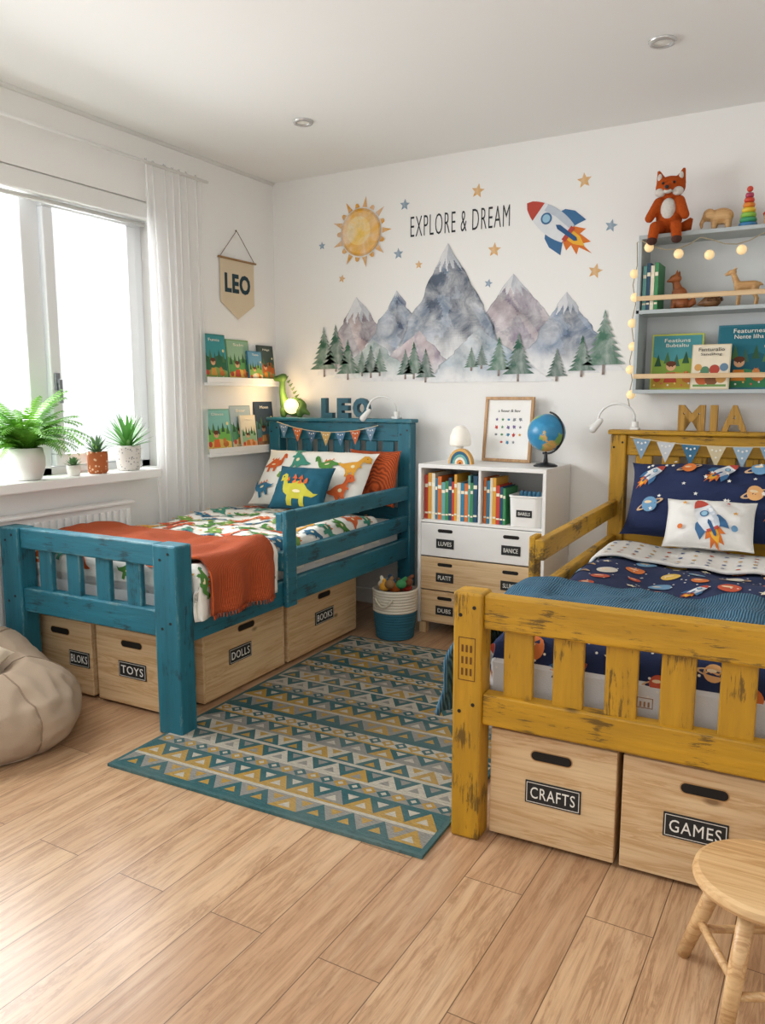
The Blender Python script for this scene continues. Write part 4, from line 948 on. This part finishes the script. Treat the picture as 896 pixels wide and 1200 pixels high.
for (y,z,x,w,h,c,a1,a2,f,sky,lab,ln) in [
 (3.37,1.332,.050,.20,.27,'#2f7f7a','#2a6a4a','#8aaa5a','#d8a04a','#3f9aa0','teal picture book with forest scene','Fumis'),
 (3.58,1.332,.047,.20,.25,'#7aa06a','#5f9f5a','#e9c25c','#c8503a','#9ac0a0','green picture book with animals on ledge','Saln'),
 (3.74,1.332,.066,.13,.19,'#3f7a9a','#8ab25a','#e9d28a','#e8e0d0','#6aa0c0','blue picture book with pale figures','Toma'),
 (3.86,1.332,.050,.15,.23,'#3d4a44','#c8682a','#7a9a5a','#f0962c','#4a5a54','dark picture book with orange animals','Nigt'),
 (3.37,.932,.050,.22,.25,'#4f9a8a','#7ac05a','#e8cc6a','#e8703a','#8ac8c0','green dinosaur picture book on lower ledge','Dinos'),
 (3.60,.932,.042,.19,.27,'#8aa0aa','#5a9a6a','#e9d4aa','#e0a236','#b0c4cc','grey blue picture book on lower ledge','Bear'),
 (3.66,.932,.066,.14,.21,'#e8dcc0','#9ac098','#e9aa7a','#c8803a','#efe6d0','cream picture book on lower ledge','Owl'),
 (3.82,.932,.050,.18,.29,'#2a3a4c','#55808a','#9a7a5a','#f0b26a','#34465a','dark night sky picture book on ledge','Moon')]:
    facebook(FXl(y,z,x),w,h,c,hills(w,h,a1,a2,f,sky),lab,G,[(ln,w/2,h*.88,w*.45,h*.06)],th=.009)
# ---------------------------------------------------------------- plants
def strip(mb,p,d,L,w,bendk,n=7,m=0,lift=1.0,fold=.3):
    d=Vector(d).normalized(); side=Vector((-d.y,d.x,0)).normalized(); P=Vector(p); R=[]
    ang=lift
    for k in range(n+1):
        t=k/n; ww=w*(math.sin(math.pi*min(1,.12+t*.88))**.7 if t<1 else .02)
        R.append((P-side*ww,P+Vector((0,0,-ww*fold)),P+side*ww))
        ang-=bendk/n; P=P+(d*math.cos(ang)+Vector((0,0,1))*math.sin(ang))*(L/n)
    vs=[q for r in R for q in r]; fs=[]
    for k in range(n): fs+=[(3*k,3*k+1,3*k+4,3*k+3),(3*k+1,3*k+2,3*k+5,3*k+4)]
    mb.add(vs,fs,m)
def pot(x,y,r,h,mat,label,name,soil='#3a2c20',prof=None):
    z=.885; R=root(name,(x,y,z),label,'potted plant')
    pr=prof or [(.001,0),(r*.78,0),(r*.82,.004),(r,h*.6),(r*.98,h),(r*.88,h),(r*.86,h*.88)]
    mk('pot',MB().lathe((x,y,z),pr,36,cap1=False),mat,R,smooth=True)
    mk('soil',MB().lathe((x,y,z+h*.84),[(.001,0),(r*.87,0),(r*.87,.004),(.001,.008)],24),plain(soil,.95),R)
    return R,z+h*.86
def leafm(a,b,tm=.22):
    N=NM('leaf'); v=N.coord(); N.base(N.mix(N.noise(v,18,3),lin(a),lin(b)),.5)
    tl_=N.n('ShaderNodeBsdfTranslucent'); tl_.inputs[0].default_value=(*lin(b),1); mx_=N.n('ShaderNodeMixShader'); mx_.inputs[0].default_value=tm
    N.l(N.b.outputs[0],mx_.inputs[1]); N.l(tl_.outputs[0],mx_.inputs[2]); N.l(mx_.outputs[0],N.nt.nodes['Material Output'].inputs[0]); return N.m
rnd=random.Random(11)
FYp=2.24
R_,zt=pot(.01,FYp,.075,.145,plain('#dcdad5',.5,.05),'lush green fern in a white round pot','potted_fern',prof=[(.001,0),(.05,0),(.06,.006),(.078,.06),(.078,.1),(.068,.142),(.06,.142),(.062,.12)])
mb=MB()
for k in range(120):
    a=rnd.uniform(0,2*math.pi); L=rnd.uniform(.20,.38); lift=rnd.uniform(.85,1.56); bd=rnd.uniform(.9,2.2)
    d=Vector((math.cos(a)*.62,math.sin(a),0)).normalized(); P=Vector((.01,FYp,zt)); ang=lift; side=Vector((-d.y,d.x,0)); n=24
    if d.x<-.3: L*=.45; lift=1.5
    for q in range(n):
        t=q/n; ang-=bd/n*1.0; dirv=d*math.cos(ang)+Vector((0,0,1))*math.sin(ang); P2=P+dirv*L/n
        lw=.032*math.sin(math.pi*(.15+.85*t))**.8+.004
        for s_ in (-1,1):
            tip=P+side*s_*lw+dirv*.014+Vector((0,0,-.006-.004*rnd.random())); mb.add([P,P+dirv*(L/n*.85),tip+dirv*.0015,tip-dirv*.0015],[(0,1,2,3)])
        P=P2
mk('foliage',mb,leafm('#3c7a22','#78b838'),R_)
R_,zt=pot(.03,2.47,.032,.05,plain('#e6e2da',.5),'tiny succulent in a small white pot','potted_succulent')
mb=MB()
for k in range(26): a=k*2.4; strip(mb,(.03,2.47,zt),(math.cos(a),math.sin(a),0),.05,.008,.3,5,0,1.45-.045*k)
mk('foliage',mb,leafm('#4f7f4a','#7aa06a',.1),R_,smooth=True)
N=NM('patterned_terracotta'); v=N.coord((1,1,1)); N.base(N.ramp(N.vor(v,60),[(.25,lin('#e8c9a4')),(.35,lin('#b5622f'))]),.7); terr=N.m
R_,zt=pot(.03,2.61,.046,.105,terr,'spiky aloe in a patterned terracotta pot','potted_aloe',prof=[(.001,0),(.038,0),(.046,.01),(.048,.09),(.046,.105),(.040,.105),(.040,.09)])
mb=MB()
for k in range(34): a=k*2.4; strip(mb,(.03,2.61,zt),(math.cos(a),math.sin(a),0),.10-.0008*k,.008,.35,6,0,1.5-.034*k)
mk('foliage',mb,leafm('#33603f','#6a8a62',.1),R_,smooth=True)
N=NM('patterned_white_pot'); v=N.coord((1,1,1)); N.base(N.ramp(N.vor(v,75),[(.2,lin('#8a8f92')),(.32,lin('#e2e0da'))]),.6)
R_,zt=pot(.03,2.80,.06,.125,N.m,'green agave in a white patterned pot','potted_agave',prof=[(.001,0),(.048,0),(.056,.01),(.064,.11),(.062,.125),(.054,.125),(.054,.1)])
mb=MB()
for k in range(50): a=k*2.4; strip(mb,(.03,2.80,zt),(math.cos(a)*.9,math.sin(a),0),.19-.0012*k,.009,.3,6,0,1.5-.024*k)
mk('foliage',mb,leafm('#2f7030','#64a04a',.12),R_,smooth=True)
# ---------------------------------------------------------------- bean bag
cx,cy=.45,1.66
def BS(u,v,lift=0):
    a=u*2*math.pi; prof=[(.0,.0),(.82,.0),(.96,.04),(1.0,.09),(.985,.14),(.92,.185),(.80,.225),(.64,.262),(.48,.285),(.34,.27),(.22,.235),(.1,.215),(0,.21)]
    f=v*(len(prof)-1); i=min(len(prof)-2,int(f)); t=f-i
    r=prof[i][0]*(1-t)+prof[i+1][0]*t; z=prof[i][1]*(1-t)+prof[i+1][1]*t
    seam=1-.028*math.exp(-((math.sin(3*a))**2)*60)
    R=.358*(1+.03*math.sin(3*a+1)+.012*math.sin(7*a))*r*seam
    back=max(0,math.cos(a-rad(165)))*r
    if z>.13: z+=.17*back*min(1,(z-.13)/.1)
    n=noise.noise(Vector((math.cos(a)*1.8,math.sin(a)*1.8,z*5)))*.022-abs(noise.noise(Vector((math.cos(a)*4,math.sin(a)*4,z*16+9))))*.018
    if z<.01: n=0
    R+=lift
    return Vector((cx+(R+n)*math.cos(a),cy+(R+n)*math.sin(a),max(0.001,z+n*.6+lift*.5)))
bb=mk('bean_bag',MB().grid(BS,132,52),fabric('#a8947f',.1,300),label='beige linen bean bag chair on the floor',cat='bean bag',smooth=True)
for k in range(6):
    mk('seam',MB().tube([BS(k/6,.16+.66*q/20,.001) for q in range(21)],.003,6),fabric('#8f7c68'),bb,smooth=True)
pillow('cushion',.27,.20,.09,Matrix.Translation((.45,1.62,.325))@Matrix.Rotation(rad(14),4,'Y')@Matrix.Rotation(rad(30),4,'Z'),fabric('#dccbb4'),None,'cream knitted cushion on the bean bag','cushion',seed=31)
# ---------------------------------------------------------------- stool
sx,sy=3.055,1.70
st=root('step_stool',(sx,sy,0),'round pine wooden stool with splayed legs','stool')
stm=wood('#dcb988','#b98a58',0,.4,.8)
mk('seat',MB().lathe((sx,sy,.245),[(.001,0),(.128,0),(.142,.006),(.145,.014),(.142,.026),(.133,.031),(.001,.032)],64),stm,st)
ft=[];tp_=[]
for a in (163,253,343,73):
    ft.append(Vector((sx+.168*math.cos(rad(a)),sy+.168*math.sin(rad(a)),.0))); tp_.append(Vector((sx+.09*math.cos(rad(a)),sy+.09*math.sin(rad(a)),.246)))
for f_,t_ in zip(ft,tp_): mk('leg',MB().tube([f_+Vector((0,0,.003)),f_.lerp(t_,.5),t_],[.014,.017,.016],16),stm,st,smooth=True)
for i in range(4):
    h_=.32 if i%2 else .42
    mk('rung',MB().cyl(ft[i].lerp(tp_[i],h_),ft[(i+1)%4].lerp(tp_[(i+1)%4],h_),.009,n=12),stm,st,smooth=True)
# ---------------------------------------------------------------- lighting
w=bpy.data.worlds.new('world'); sc.world=w; w.use_nodes=True
w.node_tree.nodes['Background'].inputs[0].default_value=(.965,.985,1,1); w.node_tree.nodes['Background'].inputs[1].default_value=1.12
def area(name,loc,rot,sx_,sy_,p,c=(1,1,1),spread=180):
    l=bpy.data.lights.new(name,'AREA'); l.shape='RECTANGLE'; l.size=sx_; l.size_y=sy_; l.energy=p; l.color=c; l.spread=rad(spread)
    o=bpy.data.objects.new(name,l); o.location=loc; o.rotation_euler=rot; COL.objects.link(o)
area('daylight',(-.5,2.0,1.75),(0,rad(-66),0),1.5,2.2,118,(.98,.99,1),150)
area('overhead_fill',(2.2,.3,2.45),(0,0,0),2.0,2.0,14,(1,.99,.975))  # added unseen fill light overhead, lifts the room's brightness
area('upward_fill',(2.5,.1,.9),(rad(170),0,0),1.4,.8,9,(1,1,1))  # added unseen fill light aimed up to brighten the ceiling
l=bpy.data.lights.new('night_light_glow','POINT'); l.energy=1.8; l.color=(1,.68,.36); l.shadow_soft_size=.03
o=bpy.data.objects.new('night_light_glow',l); o.location=(.22,3.85,1.26); COL.objects.link(o)
print('done')
